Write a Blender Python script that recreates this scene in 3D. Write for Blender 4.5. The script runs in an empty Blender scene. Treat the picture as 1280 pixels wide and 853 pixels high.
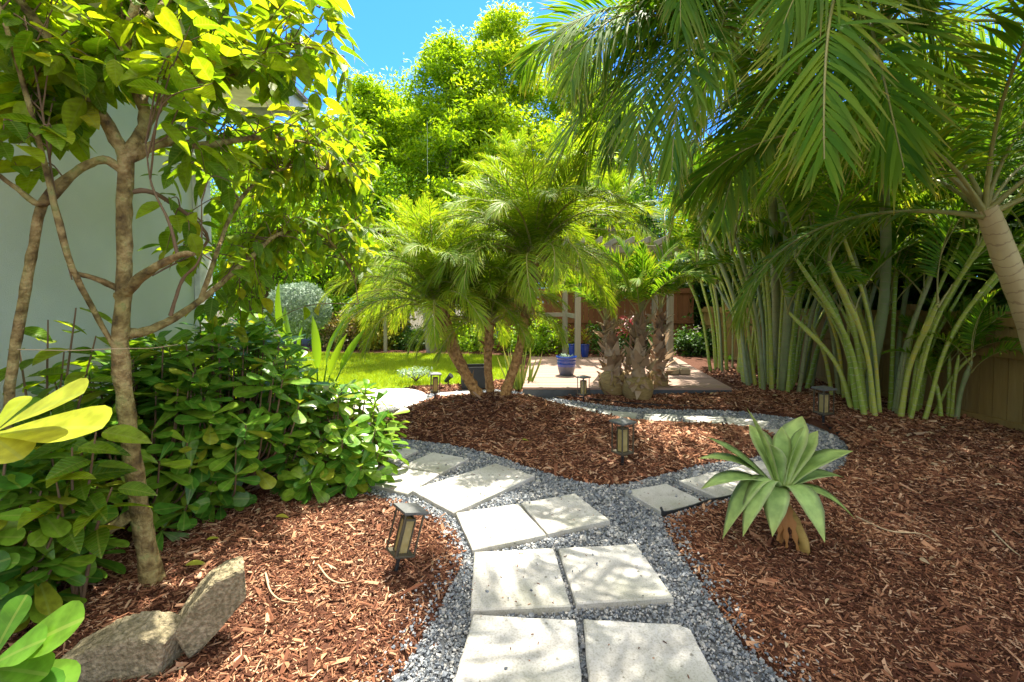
import bpy, math, random
import numpy as np
from mathutils import Vector, Matrix, Euler
R = math.radians
rng = np.random.default_rng(7)
random.seed(7)
C = bpy.context.scene
COL = C.collection

# ------------------------------------------------------------------ camera, sky, sun, exposure
F, CX, CY, PITCH, EYE = 570.0, 640.0, 398.5, R(2.0), 1.4
cd = bpy.data.cameras.new('camera'); cam = bpy.data.objects.new('camera', cd); COL.objects.link(cam)
cd.sensor_width = 36; cd.lens = F / 1280 * 36; cd.shift_y = -28 / 1280
cd.clip_start = 0.05; cd.clip_end = 600
cam.location = (0, 0, EYE); cam.rotation_euler = (R(90) - PITCH, 0, 0)
C.camera = cam
SUN_EL, SUN_AZ = R(67), R(13)            # azimuth from +Y towards +X
w = bpy.data.worlds.new('World'); C.world = w; w.use_nodes = True
nt = w.node_tree; bg = nt.nodes['Background']
sky = nt.nodes.new('ShaderNodeTexSky'); sky.sky_type = 'NISHITA'; sky.sun_disc = False
sky.sun_elevation = SUN_EL; sky.sun_rotation = SUN_AZ
sky.air_density = 1.0; sky.dust_density = 0.3; sky.ozone_density = 2.5
# deep blue low in the sky, unseen white cloud added overhead as fill light
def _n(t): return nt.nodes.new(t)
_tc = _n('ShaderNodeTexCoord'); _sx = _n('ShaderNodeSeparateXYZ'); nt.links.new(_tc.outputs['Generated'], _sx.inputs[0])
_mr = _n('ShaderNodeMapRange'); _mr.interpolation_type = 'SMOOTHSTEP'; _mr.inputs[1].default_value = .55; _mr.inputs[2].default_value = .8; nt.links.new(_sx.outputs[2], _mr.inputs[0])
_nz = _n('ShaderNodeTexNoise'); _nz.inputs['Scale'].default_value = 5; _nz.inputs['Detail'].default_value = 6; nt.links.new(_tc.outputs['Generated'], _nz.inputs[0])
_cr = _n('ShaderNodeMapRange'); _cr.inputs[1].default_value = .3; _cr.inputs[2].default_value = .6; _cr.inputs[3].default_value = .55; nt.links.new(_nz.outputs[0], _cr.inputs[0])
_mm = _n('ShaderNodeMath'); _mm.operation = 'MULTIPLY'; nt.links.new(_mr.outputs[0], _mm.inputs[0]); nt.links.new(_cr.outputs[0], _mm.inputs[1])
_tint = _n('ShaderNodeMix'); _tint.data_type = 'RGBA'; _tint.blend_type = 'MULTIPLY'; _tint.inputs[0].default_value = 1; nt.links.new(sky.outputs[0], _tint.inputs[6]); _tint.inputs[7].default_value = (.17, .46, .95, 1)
_cl = _n('ShaderNodeMix'); _cl.data_type = 'RGBA'; _by = _n('ShaderNodeMapRange'); _by.interpolation_type = 'SMOOTHSTEP'; _by.inputs[1].default_value = -.05; _by.inputs[2].default_value = -.45; nt.links.new(_sx.outputs[1], _by.inputs[0])  # adds an unseen bright cloud bank behind the camera for front fill
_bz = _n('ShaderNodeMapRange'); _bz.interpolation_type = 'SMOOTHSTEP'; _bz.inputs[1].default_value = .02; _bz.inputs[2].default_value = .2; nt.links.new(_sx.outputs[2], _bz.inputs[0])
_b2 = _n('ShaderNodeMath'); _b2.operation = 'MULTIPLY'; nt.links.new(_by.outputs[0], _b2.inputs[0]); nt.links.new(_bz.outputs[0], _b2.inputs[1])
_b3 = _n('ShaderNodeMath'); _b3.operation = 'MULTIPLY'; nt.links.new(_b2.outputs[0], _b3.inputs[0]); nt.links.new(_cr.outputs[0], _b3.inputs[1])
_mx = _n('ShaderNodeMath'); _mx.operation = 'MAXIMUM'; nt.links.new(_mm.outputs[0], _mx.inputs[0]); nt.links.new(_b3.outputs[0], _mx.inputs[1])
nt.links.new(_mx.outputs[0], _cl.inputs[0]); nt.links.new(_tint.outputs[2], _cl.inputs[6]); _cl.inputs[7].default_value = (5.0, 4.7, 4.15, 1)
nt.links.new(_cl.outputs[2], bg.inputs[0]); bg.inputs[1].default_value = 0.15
sd = bpy.data.lights.new('sun', 'SUN'); sun = bpy.data.objects.new('sun', sd); COL.objects.link(sun)
sd.energy = 4.4; sd.angle = R(0.53); sd.color = (1.0, 0.93, 0.8)
sv = Vector((math.cos(SUN_EL) * math.sin(SUN_AZ), math.cos(SUN_EL) * math.cos(SUN_AZ), math.sin(SUN_EL)))
sun.rotation_euler = sv.to_track_quat('Z', 'Y').to_euler()
sun.location = (0, 0, 30)
C.view_settings.view_transform = 'Standard'; C.view_settings.look = 'None'
C.view_settings.exposure = 1.78; C.view_settings.gamma = 1
C.render.engine = 'CYCLES'
C.cycles.use_denoising = True
C.cycles.max_bounces = 7; C.cycles.diffuse_bounces = 4; C.cycles.transmission_bounces = 4; C.cycles.glossy_bounces = 3
C.cycles.caustics_reflective = False; C.cycles.caustics_refractive = False

# ------------------------------------------------------------------ photograph pixels -> places
def ray(px, py):
    a = (px - CX) / F; b = (CY - py) / F
    return np.array([a, math.cos(PITCH) + b * math.sin(PITCH), -math.sin(PITCH) + b * math.cos(PITCH)])
def at(px, py, z=0.0):
    d = ray(px, py); t = (z - EYE) / d[2]
    return np.array([d[0] * t, d[1] * t, z])
def atd(px, py, y):
    d = ray(px, py); t = y / d[1]
    return np.array([d[0] * t, y, EYE + d[2] * t])

# ------------------------------------------------------------------ mesh helpers
class MB:
    def __init__(s): s.v = []; s.f = []; s.m = []; s.a = []; s.b = []; s.n = 0
    def add(s, v, f, mat=0, att=None, att2=None):
        v = np.asarray(v, float).reshape(-1, 3); f = np.asarray(f, int)
        s.v.append(v); s.f.append(f + s.n); s.m.append(np.full(len(f), mat, int))
        s.a.append(np.zeros(len(v)) if att is None else np.asarray(att, float).ravel()); s.b.append(np.ones(len(v)) if att2 is None else np.asarray(att2, float).ravel()); s.n += len(v)
        return s
    def mesh(s, name, mats, smooth=True):
        me = bpy.data.meshes.new(name)
        v = np.concatenate(s.v); me.vertices.add(len(v)); me.vertices.foreach_set('co', v.ravel())
        fl = [f for f in s.f if len(f)]
        tot = np.concatenate([np.full(len(f), f.shape[1], int) for f in fl])
        idx = np.concatenate([f.ravel() for f in fl])
        st = np.concatenate([[0], np.cumsum(tot)[:-1]])
        me.loops.add(len(idx)); me.loops.foreach_set('vertex_index', idx)
        me.polygons.add(len(tot)); me.polygons.foreach_set('loop_start', st); me.polygons.foreach_set('loop_total', tot)
        me.polygons.foreach_set('material_index', np.concatenate(s.m))
        me.polygons.foreach_set('use_smooth', np.full(len(tot), smooth, bool))
        at_ = me.attributes.new('tip', 'FLOAT', 'POINT'); at_.data.foreach_set('value', np.concatenate(s.a))
        at_ = me.attributes.new('across', 'FLOAT', 'POINT'); at_.data.foreach_set('value', np.concatenate(s.b))
        for m in (mats if isinstance(mats, (list, tuple)) else [mats]): me.materials.append(m)
        me.update(calc_edges=True); me.validate()
        return me
    def build(s, name, mats, parent=None, smooth=True, loc=None):
        return link(name, s.mesh(name, mats, smooth), parent, loc)
def link(name, me, parent=None, loc=None):
    o = bpy.data.objects.new(name, me); COL.objects.link(o)
    if parent is not None: o.parent = parent
    if loc is not None: o.location = loc
    return o
def tag(o, label=None, cat=None, group=None, kind=None):
    if label: o['label'] = label
    if cat: o['category'] = cat
    if group: o['group'] = group
    if kind: o['kind'] = kind
    return o
def thing(name, label, cat, loc=(0, 0, 0), rz=0, group=None):
    o = bpy.data.objects.new(name, None); COL.objects.link(o); o.empty_display_size = .1
    o.location = loc; o.rotation_euler = (0, 0, rz)
    return tag(o, label, cat, group)
def clone(root, loc, rz=0, label=None, scale=1):
    r = root.copy(); COL.objects.link(r); r.location = loc; r.rotation_euler = (0, 0, rz); r.scale = (scale,) * 3
    if label: r['label'] = label
    for ch in list(root.children):
        c = ch.copy(); COL.objects.link(c); c.parent = r
        for g in list(ch.children):
            d = g.copy(); COL.objects.link(d); d.parent = c
    return r
def nrm(v):
    v = np.asarray(v, float); return v / np.maximum(np.linalg.norm(v, axis=-1, keepdims=True), 1e-9)
def spline(pts, k=6):
    p = np.asarray(pts, float); n = len(p)
    if n < 3: return np.array([p[0] + (p[-1] - p[0]) * t for t in np.linspace(0, 1, k + 1)])
    q = np.vstack([2 * p[0] - p[1], p, 2 * p[-1] - p[-2]]); out = []
    for i in range(n - 1):
        a, b, c, d = q[i:i + 4]
        for t in np.linspace(0, 1, k, endpoint=False):
            out.append(.5 * ((2 * b) + (c - a) * t + (2 * a - 5 * b + 4 * c - d) * t * t + (3 * b - a - 3 * c + d) * t ** 3))
    out.append(p[-1]); return np.array(out)
def tube(mb, pts, rad, sides=8, mat=0, caps=True, wob=0.0):
    p = np.asarray(pts, float); n = len(p); rad = np.broadcast_to(np.asarray(rad, float), (n,)) if np.ndim(rad) == 0 or len(rad) == n else np.interp(np.linspace(0, 1, n), np.linspace(0, 1, len(rad)), rad)
    t = nrm(np.gradient(p, axis=0)); ref = np.array([0, 0, 1.]) if abs(t[0][2]) < .9 else np.array([0, 1., 0])
    u = nrm(ref - t * (t @ ref)[:, None]); v = np.cross(t, u)
    a = np.linspace(0, 2 * np.pi, sides, endpoint=False)
    rr = rad[:, None] * (1 + (rng.normal(0, wob, (n, sides)) if wob else 0))
    ring = p[:, None] + rr[..., None] * (np.cos(a)[None, :, None] * u[:, None] + np.sin(a)[None, :, None] * v[:, None])
    i = np.arange(n - 1)[:, None] * sides; j = np.arange(sides)[None]
    f = np.stack([i + j, i + (j + 1) % sides, i + sides + (j + 1) % sides, i + sides + j], -1).reshape(-1, 4)
    L = np.concatenate([[0], np.cumsum(np.linalg.norm(np.diff(p, axis=0), axis=1))])
    vv = ring.reshape(-1, 3); att = np.repeat(L, sides)
    mb.add(vv, f, mat, att)
    if caps:
        for e, q in ((0, p[0]), (n - 1, p[-1])):
            b = len(vv[:0]); base = mb.n
            mb.add(np.vstack([ring[e], q]), np.array([[k, (k + 1) % sides, sides] for k in range(sides)]), mat, np.full(sides + 1, L[e]))
    return mb
def box(mb, c, s, mat=0, rz=0, bev=0.0):
    """a box, chamfered when bev > 0"""
    sx, sy, sz = np.asarray(s, float) / 2
    if bev <= 0:
        v = np.array([[x, y, z] for z in (-sz, sz) for x, y in ((-sx, -sy), (sx, -sy), (sx, sy), (-sx, sy))])
        f = np.array([[3, 2, 1, 0], [4, 5, 6, 7], [0, 1, 5, 4], [1, 2, 6, 5], [2, 3, 7, 6], [3, 0, 4, 7]])
        fl = [f]
    else:
        def ring(e, z): return [[-sx + e, -sy + e, z], [sx - e, -sy + e, z], [sx - e, sy - e, z], [-sx + e, sy - e, z]]
        v = np.array(ring(bev, -sz) + ring(0, -sz + bev) + ring(0, sz - bev) + ring(bev, sz))
        f = [[3, 2, 1, 0], [12, 13, 14, 15]]
        for k in range(3):
            for j in range(4): f.append([k * 4 + j, k * 4 + (j + 1) % 4, k * 4 + 4 + (j + 1) % 4, k * 4 + 4 + j])
        fl = [np.array(f)]
    c_, s_ = math.cos(rz), math.sin(rz)
    v = v @ np.array([[c_, s_, 0], [-s_, c_, 0], [0, 0, 1]]) + np.asarray(c, float)
    return mb.add(v, fl[0], mat)
def lathe(mb, prof, seg=24, mat=0, c=(0, 0, 0), wob=0):
    prof = np.asarray(prof, float); a = np.linspace(0, 2 * np.pi, seg, endpoint=False); n = len(prof)
    r = prof[:, 0][:, None] * (1 + (rng.normal(0, wob, (n, seg)) if wob else 0))
    v = np.stack([r * np.cos(a), r * np.sin(a), np.repeat(prof[:, 1][:, None], seg, 1)], -1).reshape(-1, 3) + np.asarray(c)
    i = np.arange(n - 1)[:, None] * seg; j = np.arange(seg)[None]
    f = np.stack([i + j, i + (j + 1) % seg, i + seg + (j + 1) % seg, i + seg + j], -1).reshape(-1, 4)
    return mb.add(v, f, mat, v[:, 2])
def leaf_template(width, prof, fold=.25, curl=.15, us=(0, .12, .3, .5, .7, .87, 1)):
    us = np.array(us); v = []; 
    for u in us:
        h = max(prof(u), .012) * width / 2
        z = -curl * u * u
        v += [[u, -h, z + fold * h], [u, 0, z], [u, h, z + fold * h]]
    f = []
    for i in range(len(us) - 1):
        for j in range(2): f.append([i * 3 + j, i * 3 + 3 + j, i * 3 + 4 + j, i * 3 + 1 + j])
    return np.array(v), np.array(f), np.repeat(us, 3), np.tile([1., 0., 1.], len(us)) * np.repeat([max(prof(u), .012) for u in us], 3)
def scatter(mb, tpl, pos, X, up, sc, mat=0):
    tv, tf, ta = tpl[:3]; tb = tpl[3] if len(tpl) > 3 else np.ones(len(ta)); pos = np.asarray(pos, float); X = nrm(X)
    up = np.broadcast_to(np.asarray(up, float), X.shape)
    Y = nrm(np.cross(up, X)); Z = np.cross(X, Y)
    sc = np.broadcast_to(np.asarray(sc, float), (len(pos),))
    vv = pos[:, None] + sc[:, None, None] * (tv[None, :, 0:1] * X[:, None] + tv[None, :, 1:2] * Y[:, None] + tv[None, :, 2:3] * Z[:, None])
    ff = tf[None] + (np.arange(len(pos)) * len(tv))[:, None, None]
    return mb.add(vv.reshape(-1, 3), ff.reshape(-1, tf.shape[1]), mat, np.tile(ta, len(pos)), np.tile(tb, len(pos)))

# ------------------------------------------------------------------ materials
def newmat(name):
    m = bpy.data.materials.new(name); m.use_nodes = True; n = m.node_tree.nodes; n.clear()
    o = n.new('ShaderNodeOutputMaterial'); return m, n, m.node_tree.links, o
def ramp(n, cols, pos=None):
    r = n.new('ShaderNodeValToRGB'); e = r.color_ramp.elements
    pos = pos or np.linspace(0, 1, len(cols))
    e[0].position = pos[0]; e[0].color = (*cols[0], 1); e[1].position = pos[-1]; e[1].color = (*cols[-1], 1)
    for p, c in list(zip(pos, cols))[1:-1]:
        k = e.new(p); k.color = (*c, 1)
    return r
def mixc(n, l, fac, a, b, mode='MIX'):
    x = n.new('ShaderNodeMix'); x.data_type = 'RGBA'; x.blend_type = mode
    for sock, val in ((x.inputs[0], fac), (x.inputs[6], a), (x.inputs[7], b)):
        if hasattr(val, 'links') or hasattr(val, 'is_linked'): l.new(val, sock)
        elif np.ndim(val): sock.default_value = (*val, 1) if len(val) == 3 else val
        else: sock.default_value = val
    return x.outputs[2]
def math_(n, l, op, a, b=None):
    x = n.new('ShaderNodeMath'); x.operation = op
    for k, val in enumerate((a, b)):
        if val is None: continue
        if hasattr(val, 'is_linked'): l.new(val, x.inputs[k])
        else: x.inputs[k].default_value = val
    return x.outputs[0]
def leafmat(name, cols, trans=.4, tcol=None, rough=.4, tips=None, spec=.4, yellow=None, veins=0., edge=None):
    """leaf: colour varies from leaf to leaf, light passes through; tips = colour of dry leaf ends"""
    m, n, l, o = newmat(name)
    g = n.new('ShaderNodeNewGeometry'); oi = n.new('ShaderNodeObjectInfo')
    s = math_(n, l, 'ADD', g.outputs['Random Per Island'], math_(n, l, 'MULTIPLY', oi.outputs['Random'], .45))
    s = math_(n, l, 'MULTIPLY', s, .69)
    r = ramp(n, cols); l.new(s, r.inputs[0]); col = r.outputs[0]
    if yellow is not None:
        k = math_(n, l, 'GREATER_THAN', math_(n, l, 'FRACT', math_(n, l, 'MULTIPLY', g.outputs['Random Per Island'], 37.3)), .94)
        col = mixc(n, l, k, col, yellow)
    bmp = None
    if veins:
        tcx = n.new('ShaderNodeTexCoord'); nzx = n.new('ShaderNodeTexNoise'); nzx.inputs['Scale'].default_value = 34; nzx.inputs['Detail'].default_value = 5; l.new(tcx.outputs['Object'], nzx.inputs[0])
        rx = ramp(n, [(.72, .7, .6), (1.12, 1.1, 1.0)], (.35, .62)); l.new(nzx.outputs[0], rx.inputs[0]); col = mixc(n, l, 1., col, rx.outputs[0], 'MULTIPLY')
        a1 = n.new('ShaderNodeAttribute'); a1.attribute_name = 'tip'; a2 = n.new('ShaderNodeAttribute'); a2.attribute_name = 'across'
        mid = math_(n, l, 'LESS_THAN', a2.outputs['Fac'], .07)
        sv_ = math_(n, l, 'FRACT', math_(n, l, 'SUBTRACT', math_(n, l, 'MULTIPLY', a1.outputs['Fac'], 9.), math_(n, l, 'MULTIPLY', a2.outputs['Fac'], 1.6)))
        side_ = math_(n, l, 'MULTIPLY', math_(n, l, 'GREATER_THAN', sv_, .86), veins)
        vf = math_(n, l, 'MAXIMUM', math_(n, l, 'MULTIPLY', mid, .75), side_)
        col = mixc(n, l, math_(n, l, 'MULTIPLY', vf, .55), col, (.32, .4, .09))
        bmp = n.new('ShaderNodeBump'); bmp.inputs['Strength'].default_value = .35; bmp.inputs['Distance'].default_value = .004
        l.new(math_(n, l, 'SINE', math_(n, l, 'MULTIPLY', sv_, 6.28)), bmp.inputs['Height'])
    if edge is not None:
        a2 = n.new('ShaderNodeAttribute'); a2.attribute_name = 'across'
        tcx = n.new('ShaderNodeTexCoord'); nzx = n.new('ShaderNodeTexNoise'); nzx.inputs['Scale'].default_value = 16; nzx.inputs['Detail'].default_value = 7; l.new(tcx.outputs['Object'], nzx.inputs[0])
        rx = ramp(n, [(.7, .74, .7), (1.1, 1.08, 1.05)], (.36, .62)); l.new(nzx.outputs[0], rx.inputs[0]); col = mixc(n, l, 1., col, rx.outputs[0], 'MULTIPLY')
        col = mixc(n, l, math_(n, l, 'MULTIPLY', math_(n, l, 'POWER', a2.outputs['Fac'], 7.), .7), col, edge)
    if tips is not None:
        a = n.new('ShaderNodeAttribute'); a.attribute_name = 'tip'
        t = math_(n, l, 'MULTIPLY', math_(n, l, 'POWER', a.outputs['Fac'], 5.0), math_(n, l, 'FRACT', math_(n, l, 'MULTIPLY', g.outputs['Random Per Island'], 17.7)))
        col = mixc(n, l, t, col, tips)
    p = n.new('ShaderNodeBsdfPrincipled'); l.new(col, p.inputs['Base Color'])
    p.inputs['Roughness'].default_value = rough; p.inputs['Specular IOR Level'].default_value = spec
    if bmp is not None and veins > .3: l.new(bmp.outputs[0], p.inputs['Normal'])
    tr = n.new('ShaderNodeBsdfTranslucent')
    tc = mixc(n, l, 1.0, col, tcol or (1.5, 1.35, .5), 'MULTIPLY'); l.new(tc, tr.inputs[0])
    mx = n.new('ShaderNodeMixShader'); mx.inputs[0].default_value = trans
    l.new(p.outputs[0], mx.inputs[1]); l.new(tr.outputs[0], mx.inputs[2]); l.new(mx.outputs[0], o.inputs[0])
    return m
def noisemat(name, cols, scale=8, rough=.85, detail=6, bump=0., bscale=None, pos=None, spec=.25, stretch=None, cols2=None, scale2=1.5, f2=.5, island=0., dist=0.):
    m, n, l, o = newmat(name)
    tc = n.new('ShaderNodeTexCoord'); mp = n.new('ShaderNodeMapping'); l.new(tc.outputs['Object'], mp.inputs[0])
    if stretch: mp.inputs['Scale'].default_value = stretch
    nz = n.new('ShaderNodeTexNoise'); nz.inputs['Scale'].default_value = scale; nz.inputs['Detail'].default_value = detail; nz.inputs['Distortion'].default_value = dist
    l.new(mp.outputs[0], nz.inputs[0]); fac = nz.outputs[0]
    if island:
        g = n.new('ShaderNodeNewGeometry')
        fac = math_(n, l, 'ADD', math_(n, l, 'MULTIPLY', fac, 1 - island), math_(n, l, 'MULTIPLY', g.outputs['Random Per Island'], island))
    r = ramp(n, cols, pos); l.new(fac, r.inputs[0]); col = r.outputs[0]
    if cols2:
        n2 = n.new('ShaderNodeTexNoise'); n2.inputs['Scale'].default_value = scale2; n2.inputs['Detail'].default_value = 8
        l.new(mp.outputs[0], n2.inputs[0]); r2 = ramp(n, cols2, (.4, .65)); l.new(n2.outputs[0], r2.inputs[0])
        col = mixc(n, l, f2, col, mixc(n, l, 1., col, r2.outputs[0], 'MULTIPLY'))
    p = n.new('ShaderNodeBsdfPrincipled'); l.new(col, p.inputs['Base Color'])
    p.inputs['Roughness'].default_value = rough; p.inputs['Specular IOR Level'].default_value = spec
    if bump:
        nb = n.new('ShaderNodeTexNoise'); nb.inputs['Scale'].default_value = bscale or scale * 3; nb.inputs['Detail'].default_value = 8
        l.new(mp.outputs[0], nb.inputs[0]); b = n.new('ShaderNodeBump'); b.inputs['Strength'].default_value = bump; b.inputs['Distance'].default_value = .02
        l.new(nb.outputs[0], b.inputs['Height']); l.new(b.outputs[0], p.inputs['Normal'])
    l.new(p.outputs[0], o.inputs[0]); return m
def ringmat(name, cols, ring, period=.06, rough=.6, scale=6):
    """stem with ring scars along its length"""
    m, n, l, o = newmat(name)
    tc = n.new('ShaderNodeTexCoord'); nz = n.new('ShaderNodeTexNoise'); nz.inputs['Scale'].default_value = scale; nz.inputs['Detail'].default_value = 5
    l.new(tc.outputs['Object'], nz.inputs[0]); oi = n.new('ShaderNodeObjectInfo')
    r = ramp(n, cols); l.new(math_(n, l, 'ADD', math_(n, l, 'MULTIPLY', nz.outputs[0], .8), math_(n, l, 'MULTIPLY', math_(n, l, 'SUBTRACT', oi.outputs['Random'], .3), .5)), r.inputs[0])
    a = n.new('ShaderNodeAttribute'); a.attribute_name = 'tip'
    q = math_(n, l, 'ADD', math_(n, l, 'MULTIPLY', a.outputs['Fac'], 1 / period), math_(n, l, 'MULTIPLY', nz.outputs[0], 2.2))
    k = math_(n, l, 'GREATER_THAN', math_(n, l, 'FRACT', q), .88)
    p = n.new('ShaderNodeBsdfPrincipled'); l.new(mixc(n, l, math_(n, l, 'MULTIPLY', k, .72), r.outputs[0], ring), p.inputs['Base Color'])
    p.inputs['Roughness'].default_value = rough
    b = n.new('ShaderNodeBump'); b.inputs['Strength'].default_value = .5; b.inputs['Distance'].default_value = .006; l.new(k, b.inputs['Height']); l.new(b.outputs[0], p.inputs['Normal'])
    l.new(p.outputs[0], o.inputs[0]); return m
def plain(name, col, rough=.5, metal=0., spec=.5):
    m, n, l, o = newmat(name); p = n.new('ShaderNodeBsdfPrincipled')
    nz = n.new('ShaderNodeTexNoise'); nz.inputs['Scale'].default_value = 14; nz.inputs['Detail'].default_value = 5
    tc = n.new('ShaderNodeTexCoord'); l.new(tc.outputs['Object'], nz.inputs[0])
    c = np.array(col); r = ramp(n, [tuple(c * .78), tuple(np.minimum(c * 1.15, .95))], (.3, .7)); l.new(nz.outputs[0], r.inputs[0]); l.new(r.outputs[0], p.inputs['Base Color'])
    p.inputs['Roughness'].default_value = rough; p.inputs['Metallic'].default_value = metal; p.inputs['Specular IOR Level'].default_value = spec
    l.new(p.outputs[0], o.inputs[0]); return m

M = {}
M['treeleaf'] = leafmat('tree_leaf', [(.07, .18, .012), (.14, .28, .014), (.26, .4, .016), (.38, .46, .02)], .58, (1.7, 1.5, .45), rough=.45, yellow=(.4, .42, .03), veins=.6)
M['clusia'] = leafmat('clusia_leaf', [(.045, .16, .025), (.08, .24, .028), (.15, .33, .03), (.3, .45, .035)], .38, rough=.32, spec=.45, yellow=(.3, .35, .03), veins=.08)
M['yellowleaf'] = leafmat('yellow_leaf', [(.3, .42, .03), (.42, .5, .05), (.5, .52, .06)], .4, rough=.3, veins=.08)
M['date'] = leafmat('date_palm_leaf', [(.09, .2, .01), (.15, .28, .013), (.23, .35, .018), (.33, .39, .03)], .5, rough=.5, tips=(.45, .36, .1), spec=.3)
M['areca'] = leafmat('areca_leaf', [(.05, .15, .012), (.09, .22, .014), (.16, .3, .018), (.28, .36, .024)], .5, rough=.55, tips=(.45, .28, .08), spec=.16)
M['bluepalm'] = leafmat('blue_green_palm_leaf', [(.06, .17, .035), (.1, .22, .035), (.15, .27, .03), (.24, .32, .03)], .45, rough=.6, tips=(.45, .3, .12), spec=.14)
M['dryfrond'] = leafmat('dry_palm_leaf', [(.2, .12, .06), (.32, .21, .12), (.42, .3, .19)], .25, (1.2, 1, .7), rough=.7)
M['cypress'] = leafmat('cypress_needle', [(.16, .31, .01), (.23, .4, .012), (.32, .48, .018), (.42, .54, .02)], .62, rough=.6)
M['hedge'] = leafmat('hedge_leaf', [(.09, .24, .012), (.15, .32, .015), (.24, .42, .018), (.34, .46, .02)], .55, rough=.5)
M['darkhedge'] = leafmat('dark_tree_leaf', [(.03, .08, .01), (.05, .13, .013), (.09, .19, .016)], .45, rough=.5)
M['croton'] = leafmat('croton_leaf', [(.08, .16, .015), (.22, .28, .02), (.4, .36, .03), (.5, .22, .04)], .35, rough=.45)
M['silver'] = leafmat('silver_leaf', [(.15, .24, .16), (.23, .33, .22), (.32, .41, .29)], .2, (1, 1, .9), rough=.6)
M['pink'] = leafmat('pinkish_shrub_leaf', [(.12, .16, .03), (.25, .2, .08), (.4, .22, .14)], .3, rough=.5)
M['cordy'] = leafmat('red_leaf', [(.12, .02, .03), (.22, .04, .05), (.32, .08, .06)], .3, (1.3, .9, .8), rough=.4)
M['agave'] = leafmat('agave_leaf', [(.26, .43, .15), (.33, .5, .16), (.44, .57, .12)], .18, rough=.5, tips=(.5, .42, .08), spec=.35, edge=(.5, .55, .28))
M['strap'] = leafmat('strap_leaf', [(.08, .16, .04), (.14, .22, .05), (.3, .32, .1)], .3, rough=.45, tips=(.45, .36, .16))
M['banana'] = leafmat('broad_leaf', [(.1, .24, .02), (.16, .32, .02), (.26, .4, .03)], .45, rough=.4)
M['grass'] = leafmat('grass_blade', [(.2, .31, .012), (.28, .38, .015), (.36, .42, .02)], .45, rough=.6)
M['rachis'] = plain('palm_rachis', (.27, .25, .07), .5)
M['rachisdry'] = plain('dry_rachis', (.3, .2, .1), .7)
M['treebark'] = noisemat('tree_bark', [(.09, .06, .03), (.24, .17, .07), (.4, .31, .14), (.27, .28, .11)], 18, .85, bump=1., bscale=48, pos=(.3, .45, .58, .7), cols2=[(.7, .85, .5), (1.1, 1, .95)], scale2=6)
M['twig'] = noisemat('twig_bark', [(.13, .08, .045), (.24, .16, .09)], 30, .8)
M['datebark'] = noisemat('date_palm_bark', [(.16, .08, .03), (.4, .21, .075), (.56, .34, .14)], 26, .9, bump=.8, bscale=45, pos=(.3, .5, .7))
M['boot'] = noisemat('leaf_boot', [(.16, .08, .035), (.38, .2, .085), (.5, .31, .15)], 18, .85, island=.5)
M['paleboot'] = noisemat('pale_leaf_boot', [(.14, .08, .04), (.34, .23, .13), (.55, .44, .3)], 16, .9, island=.5)
M['bulb'] = noisemat('swollen_trunk', [(.15, .1, .04), (.3, .21, .08), (.44, .36, .16)], 14, .9, bump=.7, bscale=25, stretch=(1, 1, 4))
M['arecastem'] = ringmat('areca_stem', [(.16, .28, .03), (.28, .4, .05), (.44, .5, .09), (.66, .5, .05)], (.44, .45, .28), .075)
M['greystem'] = ringmat('grey_palm_stem', [(.14, .2, .07), (.26, .31, .13), (.38, .4, .2)], (.24, .23, .14), .09)
M['palmtrunk'] = ringmat('pale_palm_trunk', [(.36, .27, .12), (.52, .43, .22), (.6, .52, .25)], (.3, .22, .11), .09)
M['greytrunk'] = noisemat('grey_trunk', [(.22, .2, .18), (.38, .36, .33)], 9, .9, bump=.4)
M['bark'] = noisemat('dark_bark', [(.06, .045, .03), (.14, .1, .07)], 9, .9, bump=.4)
M['mulchbase'] = noisemat('mulch_soil', [(.04, .02, .012), (.1, .04, .022), (.17, .07, .04)], 45, .95, bump=.6, bscale=120)
def chipmat():
    m, n, l, o = newmat('mulch_chip'); g = n.new('ShaderNodeNewGeometry')
    r = ramp(n, [(.06, .025, .016), (.135, .054, .031), (.27, .122, .067), (.45, .245, .14), (.6, .42, .28)], (0, .3, .6, .85, 1)); l.new(g.outputs['Random Per Island'], r.inputs[0])
    tc = n.new('ShaderNodeTexCoord'); nz = n.new('ShaderNodeTexNoise'); nz.inputs['Scale'].default_value = 1.6; nz.inputs['Detail'].default_value = 4
    l.new(tc.outputs['Object'], nz.inputs[0]); r2 = ramp(n, [(.6, .57, .58), (1.2, 1.17, 1.12)], (.32, .68)); l.new(nz.outputs[0], r2.inputs[0])
    p = n.new('ShaderNodeBsdfPrincipled'); l.new(mixc(n, l, 1., r.outputs[0], r2.outputs[0], 'MULTIPLY'), p.inputs['Base Color']); p.inputs['Roughness'].default_value = .9; p.inputs['Specular IOR Level'].default_value = .15
    l.new(p.outputs[0], o.inputs[0]); return m
M['chip'] = chipmat()
def pebblemat():
    m, n, l, o = newmat('pebble'); g = n.new('ShaderNodeNewGeometry')
    r = ramp(n, [(.085, .1, .125), (.17, .195, .225), (.26, .28, .3), (.38, .38, .37), (.54, .52, .48)], (0, .3, .6, .85, 1)); l.new(g.outputs['Random Per Island'], r.inputs[0])
    p = n.new('ShaderNodeBsdfPrincipled'); l.new(r.outputs[0], p.inputs['Base Color']); p.inputs['Roughness'].default_value = .65
    l.new(p.outputs[0], o.inputs[0]); return m
M['pebble'] = pebblemat()
M['gravelbase'] = noisemat('gravel_bed', [(.07, .075, .08), (.2, .21, .22)], 90, .95, bump=.6, bscale=150)
M['soil'] = noisemat('soil', [(.05, .045, .02), (.12, .1, .04)], 3, .95)
M['lawn'] = noisemat('lawn_turf', [(.16, .28, .012), (.24, .36, .018)], 30, .95)
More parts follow.
